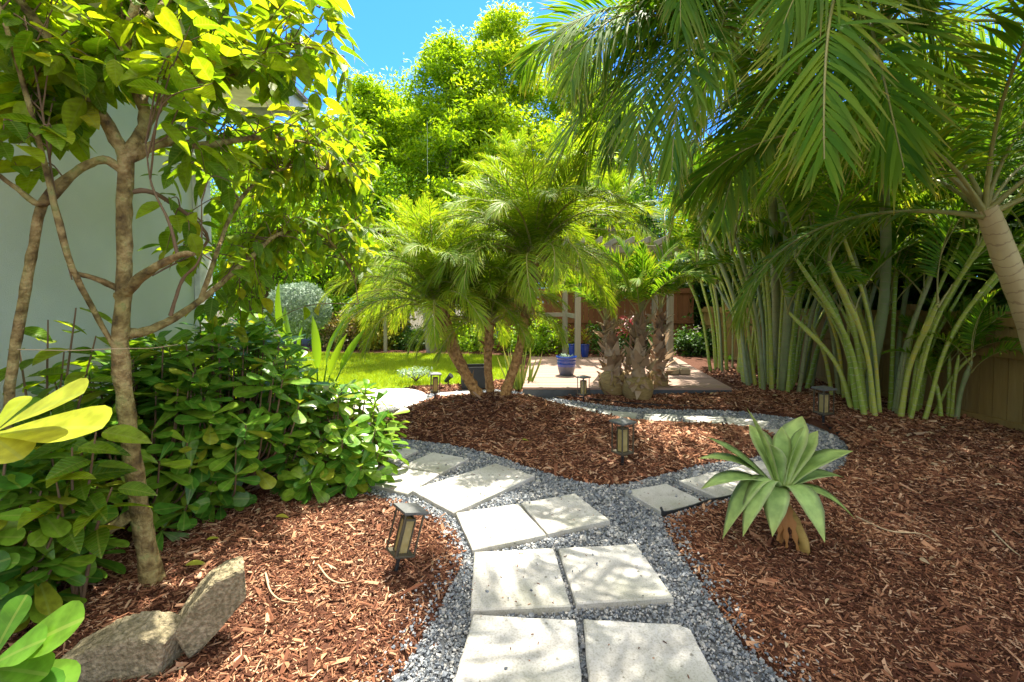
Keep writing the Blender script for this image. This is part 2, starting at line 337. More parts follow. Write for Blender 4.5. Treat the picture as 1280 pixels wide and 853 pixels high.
M['paint'] = noisemat('wall_paint', [(.62, .67, .58), (.7, .74, .65)], 3, .85, bump=.25, bscale=150, spec=.15, cols2=[(.8, .82, .8), (1, 1, 1)], scale2=1.3, f2=.6)
M['whitetrim'] = plain('white_trim', (.72, .72, .68), .6)
M['roof'] = noisemat('roof_shingle', [(.1, .1, .11), (.24, .24, .25)], 12, .9, bump=.5)
M['fence'] = noisemat('fence_wood', [(.15, .09, .03), (.28, .185, .06), (.38, .27, .1)], 5, .85, stretch=(4, 4, .5), island=.35, bump=.2)
M['redfence'] = noisemat('red_fence_wood', [(.16, .07, .03), (.3, .13, .06)], 5, .85, stretch=(4, 4, .5), island=.4)
M['post'] = noisemat('weathered_post', [(.2, .19, .13), (.34, .32, .24)], 6, .85, stretch=(5, 5, .5))
M['deck'] = noisemat('deck_board', [(.28, .19, .145), (.38, .265, .205)], 5, .75, island=.3, stretch=(1, 3, 1))
M['fascia'] = plain('dark_fascia', (.06, .07, .08), .7)
M['bronze'] = plain('dark_bronze_metal', (.12, .105, .075), .42, .5)
M['blackplastic'] = plain('black_plastic', (.014, .016, .018), .5)
M['greycap'] = plain('grey_cap', (.13, .135, .13), .5, .2)
M['blueglaze'] = plain('blue_glaze', (.012, .05, .3), .12, 0, .7)
M['greyglaze'] = plain('grey_blue_glaze', (.11, .12, .16), .3)
M['dirt'] = noisemat('potting_soil', [(.03, .02, .012), (.08, .055, .03)], 40, .95)
M['blackplanter'] = plain('black_planter', (.018, .02, .022), .6)
M['tan'] = noisemat('tan_wicker', [(.26, .2, .11), (.44, .36, .22)], 40, .8, stretch=(.3, .3, 3))
M['agavestem'] = noisemat('agave_stem', [(.16, .09, .03), (.32, .22, .06), (.26, .2, .06)], 20, .75, stretch=(1, 1, 4))
M['dryleaf'] = leafmat('dry_leaf', [(.3, .13, .035), (.42, .2, .06)], .15, (1.1, 1, .8), rough=.7)
M['litter'] = leafmat('leaf_litter', [(.16, .09, .05), (.36, .24, .13), (.5, .4, .26), (.4, .38, .1)], .15, (1.1, 1, .8), rough=.8)
M['straw'] = plain('straw', (.5, .38, .22), .7)
M['fallen'] = leafmat('fallen_leaf', [(.2, .3, .03), (.42, .42, .05), (.5, .4, .06)], .2, rough=.5)
def panemat():
    m, n, l, o = newmat('frosted_amber_pane'); p = n.new('ShaderNodeBsdfPrincipled')
    tc = n.new('ShaderNodeTexCoord'); nz = n.new('ShaderNodeTexNoise'); nz.inputs['Scale'].default_value = 25; l.new(tc.outputs['Object'], nz.inputs[0])
    r = ramp(n, [(.42, .33, .12), (.6, .52, .26)], (.3, .7)); l.new(nz.outputs[0], r.inputs[0]); l.new(r.outputs[0], p.inputs['Base Color']); p.inputs['Roughness'].default_value = .35
    t = n.new('ShaderNodeBsdfTranslucent'); t.inputs[0].default_value = (.7, .58, .25, 1); x = n.new('ShaderNodeMixShader'); x.inputs[0].default_value = .4
    l.new(p.outputs[0], x.inputs[1]); l.new(t.outputs[0], x.inputs[2]); l.new(x.outputs[0], o.inputs[0]); return m
M['pane'] = panemat()
def pavermat():
    m, n, l, o = newmat('travertine_paver'); tc = n.new('ShaderNodeTexCoord'); oi = n.new('ShaderNodeObjectInfo')
    def nz(s, d=8):
        x = n.new('ShaderNodeTexNoise'); x.inputs['Scale'].default_value = s; x.inputs['Detail'].default_value = d; l.new(tc.outputs['Object'], x.inputs[0]); return x.outputs[0]
    r = ramp(n, [(.42, .405, .365), (.57, .555, .52), (.66, .65, .62)], (.32, .47, .62)); l.new(nz(5), r.inputs[0])
    g = ramp(n, [(1, 1, 1), (.5, .51, .42)], (.45, .7)); l.new(nz(2.6), g.inputs[0])
    col = mixc(n, l, .9, r.outputs[0], mixc(n, l, 1., r.outputs[0], g.outputs[0], 'MULTIPLY'))
    d = ramp(n, [(.32, .31, .27), (1, 1, 1)], (.27, .36)); l.new(nz(38, 3), d.inputs[0]); col = mixc(n, l, .8, col, mixc(n, l, 1., col, d.outputs[0], 'MULTIPLY'))
    sp = ramp(n, [(.78, .77, .72), (1, 1, 1)], (.38, .52)); l.new(nz(140, 4), sp.inputs[0]); col = mixc(n, l, 1., col, sp.outputs[0], 'MULTIPLY')
    p = n.new('ShaderNodeBsdfPrincipled'); l.new(col, p.inputs['Base Color']); p.inputs['Roughness'].default_value = .8; p.inputs['Specular IOR Level'].default_value = .25
    b = n.new('ShaderNodeBump'); b.inputs['Strength'].default_value = .35; b.inputs['Distance'].default_value = .004; l.new(nz(60, 6), b.inputs['Height']); l.new(b.outputs[0], p.inputs['Normal'])
    l.new(p.outputs[0], o.inputs[0]); return m
M['paver'] = pavermat()
M['patio'] = noisemat('sandstone_patio', [(.55, .5, .43), (.7, .67, .6), (.78, .76, .7)], 6, .85, bump=.3, cols2=[(.75, .7, .62), (1, 1, 1)], scale2=3)
M['rock'] = noisemat('weathered_concrete', [(.19, .165, .1), (.32, .275, .18), (.45, .39, .28)], 10, .95, bump=.9, bscale=55, cols2=[(.4, .4, .32), (1.1, 1.06, 1.0)], scale2=75, f2=.75)

# ------------------------------------------------------------------ ground plan
rng = np.random.default_rng(101)
def inside(x, y, poly):
    x = np.asarray(x); y = np.asarray(y); r = np.zeros(x.shape, bool); q = np.asarray(poly)[:, :2]
    for (x0, y0), (x1, y1) in zip(q, np.roll(q, -1, 0)):
        c = (y0 > y) != (y1 > y); xi = x0 + (y - y0) * (x1 - x0) / (y1 - y0 + 1e-12); r ^= c & (x < xi)
    return r
def edge_dist(x, y, poly):
    q = np.asarray(poly)[:, :2]; best = np.full(np.shape(x), 1e9)
    for a, b in zip(q, np.roll(q, -1, 0)):
        d = b - a; t = np.clip(((x - a[0]) * d[0] + (y - a[1]) * d[1]) / (d @ d + 1e-12), 0, 1)
        best = np.minimum(best, (x - a[0] - t * d[0]) ** 2 + (y - a[1] - t * d[1]) ** 2)
    return np.sqrt(best)
def closed(p, k=5):
    p = [np.asarray(q[:2]) for q in p]; n = len(p); out = []
    for i in range(n):
        a, b, c, d = p[i - 1], p[i], p[(i + 1) % n], p[(i + 2) % n]
        for t in np.linspace(0, 1, k, endpoint=False):
            out.append(.5 * (2 * b + (c - a) * t + (2 * a - 5 * b + 4 * c - d) * t * t + (3 * b - a - 3 * c + d) * t ** 3))
    return np.array(out)
def px(*pts): return [at(*p) for p in pts]
OUT = closed(px((505, 900), (520, 810), (556, 745), (578, 695), (565, 662), (530, 640), (470, 622), (400, 612), (330, 590), (330, 560), (400, 535), (440, 520)) +
             px((470, 506), (530, 494), (590, 487.5), (640, 489), (690, 497), (760, 507), (830, 512), (900, 513), (960, 519), (1015, 529), (1050, 548), (1062, 572), (1040, 596), (985, 608),
                (930, 622), (880, 632), (838, 645), (832, 655), (850, 690), (885, 740), (925, 800), (985, 900)))
ISL = closed(px((455, 548), (500, 549), (560, 556), (610, 567), (660, 584), (715, 600), (768, 606), (810, 598), (850, 588), (890, 579), (945, 572), (974, 556), (962, 541), (915, 534), (850, 530),
                (790, 527), (740, 521), (690, 511), (640, 501), (590, 496), (545, 499), (500, 515), (462, 533)))
PC, PR = np.array([-2.2, 6.45]), .98             # round patio
LAWN = closed([(-8.5, 6.0), (-3.6, 6.3), (-2.9, 7.15), (-1.6, 7.3), (-.5, 7.75), (.1, 8.6), (.0, 11.2), (-1.5, 11.9), (-4, 12.1), (-8.5, 12.2)])
def on_gravel(x, y): return inside(x, y, OUT) & ~inside(x, y, ISL)
def H(x, y):
    """height of the ground"""
    x = np.asarray(x, float); y = np.asarray(y, float)
    g = on_gravel(x, y); d = np.where(g, 0, np.minimum(edge_dist(x, y, OUT), edge_dist(x, y, ISL)))
    z = .055 * (1 - np.exp(-d / .16))
    isl = inside(x, y, ISL)
    z = z + np.where(isl, (1 - np.exp(-d / .35)) * .27 * np.exp(-((x + .15) / 1.15) ** 2 - ((y - 5.35) / .8) ** 2), 0)
    bed = ~isl & ~g
    lump = .5 * np.sin(3.1 * x + 1.3 * np.sin(2.3 * y)) * np.sin(2.7 * y + 1.1 * np.sin(1.9 * x)) + .35 * np.sin(7.3 * x + y) * np.sin(6.1 * y - 2 * x) + .15 * np.sin(17 * x) * np.sin(15 * y + 3 * x)
    z = z + np.where(g, 0, lump * .022 * (1 - np.exp(-d / .3)))
    z = z + np.where(bed, .07 * np.clip((x - 1.8) / 3, 0, 1), 0)
    z = z + np.where(bed & (x < -.3) & (y < 5), .06 * (1 - np.exp(-d / .6)), 0)
    lw = inside(x, y, LAWN); z = np.where(lw, .03, z)
    pt = np.hypot(x - PC[0], y - PC[1]) < PR; z = np.where(pt, 0.0, z)
    return z - np.where(g, .025, 0)
def h1(x, y): return float(H(np.array([x]), np.array([y]))[0])
def gp(pxx, py):
    """where a pixel meets the modelled ground"""
    z = 0.0
    for _ in range(6):
        p = at(pxx, py, z); z = h1(p[0], p[1])
    return np.array([p[0], p[1], z])

def grid(name, x0, x1, y0, y1, st, mat, zf, keep=None):
    xs = np.arange(x0, x1 + st / 2, st); ys = np.arange(y0, y1 + st / 2, st)
    X, Y = np.meshgrid(xs, ys); Z = zf(X.ravel(), Y.ravel())
    v = np.stack([X.ravel(), Y.ravel(), Z], -1); nx = len(xs)
    i = (np.arange(len(ys) - 1)[:, None] * nx + np.arange(nx - 1)[None]).ravel()
    f = np.stack([i, i + 1, i + nx + 1, i + nx], -1)
    if keep is not None:
        c = v[f].mean(1); f = f[keep(c[:, 0], c[:, 1])]
        used, inv = np.unique(f, return_inverse=True); v = v[used]; f = inv.reshape(-1, 4)
    return MB().add(v, f).build(name, mat)
g = MB(); a = 260; g.add([[-a, -a, -.16], [a, -a, -.16], [a, a, -.16], [-a, a, -.16]], [[0, 1, 2, 3]])
tag(g.build('ground', M['soil']), 'flat dark soil ground reaching the horizon', kind='structure')
tag(grid('mulch_bed', -9, 8, -.5, 15, .045, M['mulchbase'], H), 'reddish brown mulch bed around the winding path', kind='structure')
tag(grid('gravel_path', -4, 3.6, .4, 9, .05, M['gravelbase'], lambda x, y: np.full(x.shape, -.012), on_gravel), 'winding grey gravel path between mulch beds', kind='structure')
tag(grid('lawn', -9, .4, 5.8, 12.4, .08, M['lawn'], lambda x, y: np.full(x.shape, .042), lambda x, y: inside(x, y, LAWN)), 'bright green lawn behind the island bed', kind='structure')

rng = np.random.default_rng(36)
# loose mulch chips
def sample(n, x0, x1, y0, y1):
    return rng.uniform(x0, x1, n), rng.uniform(y0, y1, n)
def frame_ok(x, y, m=.7): return (np.abs(x) < 1.16 * y + m)
BOXV = np.array([[x, y, z] for z in (-.5, .5) for x, y in ((-.5, -.35), (.5, -.5), (.45, .4), (-.5, .5))]); BOXF = np.array([[3, 2, 1, 0], [4, 5, 6, 7], [0, 1, 5, 4], [1, 2, 6, 5], [2, 3, 7, 6], [3, 0, 4, 7]])
def bits(name, x, y, z, ln, wd, th, mat, tilt, label):
    n = len(x); v = BOXV[None] * (1 + rng.uniform(-.35, .35, (n, 8, 3)))
    v = v * np.stack([ln, wd, th], -1)[:, None]
    ya = rng.uniform(0, 2 * np.pi, n); pi_ = rng.normal(0, tilt, n); ro = rng.normal(0, tilt * 1.8, n)
    ca, sa, cp, sp, cr, sr = np.cos(ya), np.sin(ya), np.cos(pi_), np.sin(pi_), np.cos(ro), np.sin(ro)
    Rm = np.stack([np.stack([ca * cp, ca * sp * sr - sa * cr, ca * sp * cr + sa * sr], -1), np.stack([sa * cp, sa * sp * sr + ca * cr, sa * sp * cr - ca * sr], -1), np.stack([-sp, cp * sr, cp * cr], -1)], 1)
    v = np.einsum('nij,nkj->nki', Rm, v) + np.stack([x, y, z], -1)[:, None]
    f = BOXF[None] + (np.arange(n) * 8)[:, None, None]
    return tag(MB().add(v.reshape(-1, 3), f.reshape(-1, 4)).build(name, mat, smooth=False), label, kind='stuff')
x, y = sample(1000000, -8, 6.5, 1.0, 8.6)
dens = np.clip((2.3 / y) ** 1.25, .12, 1)
k = frame_ok(x, y, 1.5) & (rng.random(len(x)) < dens); x, y = x[k], y[k]
d_e = np.minimum(edge_dist(x, y, OUT), edge_dist(x, y, ISL))
k = (~on_gravel(x, y) | ((d_e < .1) & (rng.random(len(x)) < .22 * (1 - d_e / .1)))) & ~inside(x, y, LAWN) & (np.hypot(x - PC[0], y - PC[1]) > PR + .02) & ~((y > 6.72) & (x > .35) & (x < 3.5))
x, y = x[k], y[k]; n = len(x)
grow = np.clip(y / 2.6, .8, 2.2)
ln = np.exp(rng.normal(np.log(.021), .55, n)) * grow ** .75; wd = np.clip(ln * rng.uniform(.07, .28, n), .0025, .018 * 1.4) * grow ** .3; th = rng.uniform(.0012, .0045, n) * grow ** .5
zz = H(x, y) + rng.uniform(.001, .017, n)
bits('mulch_chips', x, y, zz, ln, wd, th, M['chip'], .28, 'loose reddish brown bark mulch chips')
N_CHIPS = n

# ------------------------------------------------------------------ stone path
rng = np.random.default_rng(102)
PAV = []   # (polygon in pixels, label)
def pv(label, *p): PAV.append((label, [at(*q, .03)[:2] for q in p]))
pv('nearest left cream paver, cut off by the bottom of the picture', (592, 768), (719.5, 775), (730, 885), (558, 885))
pv('nearest right grey-stained cream paver with a clipped outer corner', (729.5, 774), (848, 780), (863, 786), (915, 885), (739, 885))
pv('left paver of the second row, striped by palm frond shadows', (593, 690), (692, 685), (714, 757), (588, 763))
pv('right paver of the second row, greenish and mostly shaded', (698, 684.5), (795, 679.5), (842, 746), (720, 754))
pv('left bright paver of the third row, beside the leaning lantern', (570, 641), (648, 629.5), (682.5, 668), (591, 687))
pv('right grey shaded paver of the third row, facing the fork in the path', (651, 629), (719, 617), (762, 650), (685, 667))
pv('long unbroken white paver where the path bends left', (515, 612.5), (620, 579.5), (668, 595), (567, 641))
pv('front white paver of the pair beyond the long slab', (454, 602), (499, 583.5), (549, 592), (509, 617))
pv('rear white paver of the pair beyond the long slab', (501, 582), (541, 565), (586, 572.5), (551, 591))
pv('rear white paver of the last pair before the round patio', (432, 569), (468, 555), (523, 562), (484, 581))
pv('front white paver partly under the clusia leaves', (398, 588), (430, 571), (481, 583), (447, 602))
pv('white paver touching the clusia edge near the round patio', (360, 572), (420, 548), (464, 553), (425, 569))
pv('grey paver first on the right fork, against the black edging', (782, 613), (833, 604), (882, 627), (828, 640))
pv('second grey paver on the right fork, behind the agave leaf tips', (849, 601), (896, 589), (948, 610), (900, 624))
pv('third paver of the right fork, right behind the agave heart', (905, 587), (948, 575), (988, 588), (955, 605))
pv('small grey paver showing to the right of the agave', (992, 584), (1014, 575.5), (1036, 579), (1014, 593))
pv('grey paver between the agave leaves, near the bend', (968, 566), (1002, 563.5), (1009, 577), (975, 583))
pv('paver at the bend of the loop, below the lantern by the areca', (970, 549.5), (1010, 548), (1017, 560.5), (972, 563))
pv('paver at the far corner of the loop in front of the areca lantern', (955, 536.5), (992, 535), (1023, 544), (973, 547))
pv('pale back-path paver just left of the far corner', (907, 521), (962, 526.5), (955, 533.5), (911, 530.5))
pv('pale sunlit back-path paver with gravel on both sides', (854, 519.5), (903, 520.5), (907, 530), (857, 527))
pv('pale back-path paver in front of the three potbellied palms', (806, 517.5), (846, 519), (848, 527), (803, 525.5))
pv('pale back-path paver beside the shadow of the potbellied palms', (755, 513), (797, 516), (793, 524), (750, 519.5))
pv('pale back-path paver beside the small deck lantern', (702, 504), (745, 511), (740, 518), (697, 510))
pv('pale back-path paver peeking over the right shoulder of the mound', (655, 495.5), (695, 501.5), (690, 508.5), (650, 501))
pv('pale paver just right of the round patio, behind its lantern', (545, 491), (590, 488.5), (592, 494.5), (548, 497.5))
PAVPOLY = [p for _, p in PAV]
for label, p in PAV:
    p = np.array(p); ar = np.sum(p[:, 0] * np.roll(p[:, 1], -1) - p[:, 1] * np.roll(p[:, 0], -1))
    if ar < 0: p = p[::-1]
    c = p.mean(0); q = p - c; pts = []
    for a, b in zip(q, np.roll(q, -1, 0)):
        for t in np.linspace(0, 1, 9, endpoint=False):
            pts.append(a + (b - a) * t)
    pts = np.array(pts); pts += rng.normal(0, .0012, pts.shape); nn = len(pts)
    inn = pts * (1 - .007 / np.linalg.norm(pts, axis=1, keepdims=True))
    zt = .03 + rng.uniform(-.004, .004); rr = [(pts, -.035), (pts, zt - .006), (inn, zt)]
    mb = MB(); v = np.vstack([np.column_stack([r_, np.full(nn, z_)]) for r_, z_ in rr] + [[[0, 0, zt]]])
    f = [[k * nn + j, k * nn + (j + 1) % nn, (k + 1) * nn + (j + 1) % nn, (k + 1) * nn + j] for k in range(2) for j in range(nn)]
    mb.add(v, f); mb.f.append(np.array([[2 * nn + j, 2 * nn + (j + 1) % nn, 3 * nn] for j in range(nn)])); mb.m.append(np.zeros(nn, int))
    o = mb.build('stone_paver', M['paver'], smooth=False, loc=(c[0], c[1], 0)); tag(o, label, 'paver', 'stone pavers of the garden path')
# stray bark bits lying on the pavers
x, y = sample(6000, -1.6, 2.2, 1.2, 6); k = np.zeros(len(x), bool)
for p_ in PAVPOLY: k |= inside(x, y, p_)
k &= rng.random(len(x)) < .1; x, y = x[k], y[k]; n = len(x)
bits('bark_crumbs', x, y, np.full(n, .0335), rng.uniform(.006, .022, n), rng.uniform(.002, .005, n), np.full(n, .002), M['chip'], .05, 'small bark crumbs scattered over the pavers')
# round patio of ring-laid stone
mb = MB()
def slab(mb, r0, r1, a0, a1, z):
    a = np.linspace(a0, a1, 8); v = []
    for zz in (-.02, z):
        for r in (r0, r1): v += [[r * math.cos(t), r * math.sin(t), zz] for t in a]
    f = []; k = 8
    for j in range(7): f += [[2 * k + j, 3 * k + j, 3 * k + j + 1, 2 * k + j + 1], [k + j, k + j + 1, 3 * k + j + 1, 3 * k + j], [j + 1, j, 2 * k + j, 2 * k + j + 1]]
    f += [[0, k, 3 * k, 2 * k], [2 * k - 1, k - 1, 3 * k - 1, 4 * k - 1]]
    mb.add(v, f)
slab(mb, .001, .2, 0, 2 * np.pi, .03)
for r0, r1, n_ in ((.205, .45, 6), (.456, .7, 11), (.706, .97, 16)):
    for i in range(n_):
        slab(mb, r0, r1, 2 * np.pi * i / n_ + .012 / r1, 2 * np.pi * (i + 1) / n_, .03 + rng.uniform(-.002, .002))
o = mb.build('round_patio', M['patio'], smooth=False, loc=(PC[0], PC[1], 0)); tag(o, 'round pale stone patio set in rings beside the lawn', kind='structure')
rng = np.random.default_rng(37)
# pebbles
x, y = sample(520000, -3.6, 3.4, 1.2, 8)
k = on_gravel(x, y) & frame_ok(x, y) & (rng.random(len(x)) < np.clip((2.2 / y) ** 1.1, .16, 1)) & (np.hypot(x - PC[0], y - PC[1]) > PR)
for p in PAVPOLY: k &= ~inside(x, y, p)
x, y = x[k], y[k]
# a few stray pebbles at the mulch edge
xs, ys = sample(100000, -1.6, 1.6, 1.2, 4); de = edge_dist(xs, ys, OUT); kk = ~inside(xs, ys, OUT) & (de < .16) & (rng.random(len(xs)) < .5 * np.exp(-de / .045)); x = np.concatenate([x, xs[kk]]); y = np.concatenate([y, ys[kk]])
zg = np.maximum(H(x, y) + .012, -.004)
xs, ys = sample(9000, -1.6, 2.2, 1.2, 6); kk = np.zeros(len(xs), bool)
for p in PAVPOLY: kk |= inside(xs, ys, p)
kk &= rng.random(len(xs)) < .035; x = np.concatenate([x, xs[kk]]); y = np.concatenate([y, ys[kk]]); zg = np.concatenate([zg, np.full(kk.sum(), .036)])
n = len(x); grow = np.clip(y / 2.2, .9, 2.2) ** .75
s = np.exp(rng.normal(np.log(.0068), .36, n)) * grow
bits('gravel', x, y, zg + rng.uniform(-.002, .006, n), s * 1.25, s, s * .75, M['pebble'], .5, 'crushed blue-grey gravel filling the path')
N_PEB = n
# lawn grass
x, y = sample(120000, -6.5, .3, 5.9, 12.3); k = inside(x, y, LAWN) & (rng.random(len(x)) < np.clip((7.5 / y) ** 1.0, .3, 1)) & frame_ok(x, y, .3); x, y = x[k], y[k]; n = len(x)
gt = (np.array([[0, -.5, 0], [0, .5, 0], [.6, .38, 0], [.6, -.38, 0], [1, .05, -.12], [1, -.05, -.12]]) * [1, .12, 1], np.array([[0, 1, 2, 3], [3, 2, 4, 5]]), np.array([0, 0, .6, .6, 1, 1]))
mb = MB(); X = np.stack([rng.normal(0, .5, n), rng.normal(0, .5, n), np.ones(n)], -1); th_ = rng.uniform(0, 6.28, n)
scatter(mb, gt, np.stack([x, y, np.full(n, .04)], -1), X, np.stack([np.cos(th_), np.sin(th_), np.zeros(n)], -1), rng.uniform(.04, .075, n))
tag(mb.build('grass', M['grass']), 'short bright green lawn grass', kind='stuff')
# black edging strips
def edging(label, pts, hgt=.04):
    p = spline([np.array([*q[:2], 0]) for q in pts], 5); mb = MB(); t = nrm(np.gradient(p, axis=0)); nn = np.stack([-t[:, 1], t[:, 0], np.zeros(len(t))], -1) * .006
    v = np.vstack([p + nn + [0, 0, -.05], p + nn + [0, 0, hgt], p - nn + [0, 0, hgt], p - nn + [0, 0, -.05]]); k = len(p)
    f = [[r * k + i, r * k + i + 1, (r + 1) * k + i + 1, (r + 1) * k + i] for r in range(3) for i in range(k - 1)]
    f += [[0, k, 2 * k, 3 * k], [k - 1, 4 * k - 1, 3 * k - 1, 2 * k - 1]]
    tag(mb.add(v, f).build('path_edging', M['blackplastic'], smooth=False), label, 'edging')
edging('black plastic edging strip along the grey paver at the fork', px((826, 641), (832, 647), (862, 640), (885, 632), (905, 628), (935, 621)))
edging('long black edging curving along the far side of the back path', px((690, 495), (760, 505), (830, 510.5), (900, 511.5), (960, 517), (1015, 527), (1052, 547)), .05)

# ------------------------------------------------------------------ house
rng = np.random.default_rng(103)
HX, HY = -2.85, 4.25
hs = thing('house', 'pale grey-green house with white corner trim behind the leafy tree', 'house', (HX, HY, 0))
mb = MB(); box(mb, (-3.5, -4.1, 1.62), (7, 8.2, 3.5)); mb.build('wall', M['paint'], hs, smooth=False)
mb = MB(); box(mb, (.03, -.07, 1.6), (.05, .17, 3.4), bev=.006); box(mb, (-.09, .02, 1.6), (.19, .05, 3.4), bev=.006); mb.build('corner_trim', M['whitetrim'], hs, smooth=False)
mb = MB(); box(mb, (.3, -4, 3.42), (.6, 9, .03)); box(mb, (-3.5, .3, 3.42), (7, .6, .03)); mb.build('soffit', M['whitetrim'], hs, smooth=False)
mb = MB(); box(mb, (.615, -3.7, 3.46), (.03, 9.2, .2)); box(mb, (-3.4, .615, 3.46), (8, .03, .2)); mb.build('fascia', M['whitetrim'], hs, smooth=False)
mb = MB(); v = [[.68, .68, 3.57], [-7.7, .68, 3.57], [-7.7, -9, 3.57], [.68, -9, 3.57], [-3.5, -3.4, 5.4], [-3.5, -5, 5.4], [.68, .68, 3.53], [-7.7, .68, 3.53], [-7.7, -9, 3.53], [.68, -9, 3.53]]
mb.add(v, [[0, 1, 4, 4], [3, 0, 4, 5], [1, 2, 5, 4], [2, 3, 5, 5], [6, 7, 1, 0], [9, 6, 0, 3], [7, 8, 2, 1], [8, 9, 3, 2], [9, 8, 7, 6]]); 
mb.f[-1] = mb.f[-1]; 
mb = MB(); mb.add(v, [[3, 0, 4, 5], [1, 2, 5, 4], [6, 7, 1, 0], [9, 6, 0, 3], [7, 8, 2, 1], [8, 9, 3, 2], [9, 8, 7, 6]]); mb.f.append(np.array([[0, 1, 4], [2, 3, 5]])); mb.m.append(np.zeros(2, int))
mb.build('roof', M['roof'], hs, smooth=False)

# ------------------------------------------------------------------ fences
rng = np.random.default_rng(104)
def fence(name, label, p0, p1, h, mat, bw=.14):
    p0 = np.array(p0, float); p1 = np.array(p1, float); d = p1 - p0; L = np.hypot(*d); a = math.atan2(d[1], d[0])
    r = thing(name, label, 'fence', (p0[0], p0[1], 0), a); n = int(L / bw); mb = MB()
    for i in range(n):
        box(mb, (bw * (i + .5), rng.uniform(-.003, .003), h / 2 + rng.uniform(-.01, .01)), (bw - .007, .018, h), bev=.003)
    mb.build('board_panel', mat, r, smooth=False)
    for z in (.12, min(.88, h - .4), h - .1):
        mb = MB(); box(mb, (L / 2, .03 + .012, z), (L, .04, .09 if z > .2 else .16), bev=.004); mb.build('rail', mat, r, smooth=False)
    for i in range(int(L / 2.4) + 1):
        mb = MB(); box(mb, (min(i * 2.4 + .06, L - .06), -.062, h / 2 + .03), (.1, .1, h + .1), bev=.006); mb.build('post', mat, r, smooth=False)
    return r
fence('wooden_fence', 'weathered yellow-brown board fence behind the areca palms', (5.15, 1.0), (4.95, 11.8), 1.3, M['fence'])
fence('back_fence', 'reddish brown board fence beyond the far end of the deck', (4.9, 12.3), (-.5, 12.9), 1.8, M['redfence'])

# ------------------------------------------------------------------ deck, pergola
rng = np.random.default_rng(105)
dk = thing('deck', 'low pinkish board deck behind the potbellied palms', 'deck', (0, 0, 0))
fl, fr, br, bl = at(655, 484.5, .16), at(915, 485.5, .16), at(845, 447, .16), at(664, 446, .16)
fl[0] -= .02
mb = MB(); n = 26
for i in range(n):
    t0, t1 = i / n + .0012, (i + 1) / n - .0012
    a, b, c, d = fl + (bl - fl) * t0, fr + (br - fr) * t0, fr + (br - fr) * t1, fl + (bl - fl) * t1
    zz = rng.uniform(-.002, .002); v = np.array([a, b, c, d]); v[:, 2] += zz; lo = v.copy(); lo[:, 2] -= .03
    mb.add(np.vstack([lo, v]), [[4, 5, 6, 7], [0, 1, 5, 4], [1, 2, 6, 5], [2, 3, 7, 6], [3, 0, 4, 7]])
mb.build('deck_boards', M['deck'], dk, smooth=False)
mb = MB(); q = [fl, fr, br, bl]
for a, b in zip(q, q[1:] + q[:1]):
    d = nrm((b - a)[:2]); o_ = np.array([d[1], -d[0], 0]) * .02
    a2, b2 = np.array([*a[:2], 0]), np.array([*b[:2], 0])
    v = [a2 + [0, 0, -.1], b2 + [0, 0, -.1], b2 + [0, 0, .128], a2 + [0, 0, .128]]; v = np.array(v); mb.add(np.vstack([v - o_ * 0, v - o_]), [[0, 1, 2, 3], [3, 2, 6, 7]])
mb.build('skirting', M['fascia'], dk, smooth=False)
pg = thing('pergola', 'weathered grey-green timber pergola over the far half of the deck', 'pergola', (0, 0, 0))
PP = [atd(722, 440, 10.1), atd(837, 440, 10.1), atd(706, 440, 11.4), atd(818, 440, 11.4)]
for p in PP:
    mb = MB(); box(mb, (p[0], p[1], 1.3), (.12, .12, 2.4), bev=.008); mb.build('post', M['post'], pg, smooth=False)
for a, b in ((0, 1), (2, 3)):
    mb = MB(); c = (PP[a] + PP[b]) / 2; box(mb, (c[0], c[1], 2.58), (2.7, .07, .16), bev=.006); mb.build('beam', M['post'], pg, smooth=False)
for i in range(8):
    mb = MB(); box(mb, (1.2 + .34 * i, 10.75, 2.73), (.05, 2.2, .13), bev=.006); mb.build('rafter', M['post'], pg, smooth=False)
c = (PP[0] + PP[2]) / 2
mb = MB(); box(mb, (c[0], c[1], 1.1), (.07, 1.18, .1), bev=.006); mb.build('rail', M['post'], pg, smooth=False)
mb = MB(); box(mb, (PP[2][0] - .35, 11.4, 1.1), (.6, .08, .1), bev=.006); mb.build('rail', M['post'], pg, smooth=False)

# ------------------------------------------------------------------ pots and small furnishings
rng = np.random.default_rng(106)
def pot(label, loc, r, h, group='blue glazed pots', name='blue_pot', lower=True):
    t = thing(name, label, 'pot', loc, 0, group)
    pr = [(.02, 0), (r * .68, 0), (r * .72, h * .03), (r * .86, h * .3), (r * .93, h * .46)]
    pr2 = [(r * .93, h * .46), (r * .96, h * .55), (r * .985, h * .57), (r * .97, h * .6), (r * .99, h * .75), (r * 1.01, h * .77), (r * .99, h * .8), (r, h * .88), (r * 1.08, h * .9), (r * 1.08, h), (r * .96, h), (r * .94, h * .86), (.01, h * .85)]
    mb = MB(); lathe(mb, pr, 28); mb.build('base', M['greyglaze'] if lower else M['blueglaze'], t)
    mb = MB(); lathe(mb, pr2[:-2], 28); mb.build('rim_band', M['blueglaze'], t)
    mb = MB(); lathe(mb, [(r * .95, h * .9), (.6 * r, h * .92), (.001, h * .93)], 20, wob=.01); mb.build('potting_soil', M['dirt'], t)
    return t
pt = pot('cobalt blue glazed pot with a grey lower half on the deck', at(708, 469, .16), .165, .33)
wl = (np.array([[0, -.12, 0], [0, .12, 0], [.5, .2, .02], [.5, -.2, .02], [1, .02, -.1], [1, -.02, -.1]]), np.array([[0, 1, 2, 3], [3, 2, 4, 5]]), np.array([0, 0, .5, .5, 1, 1]))
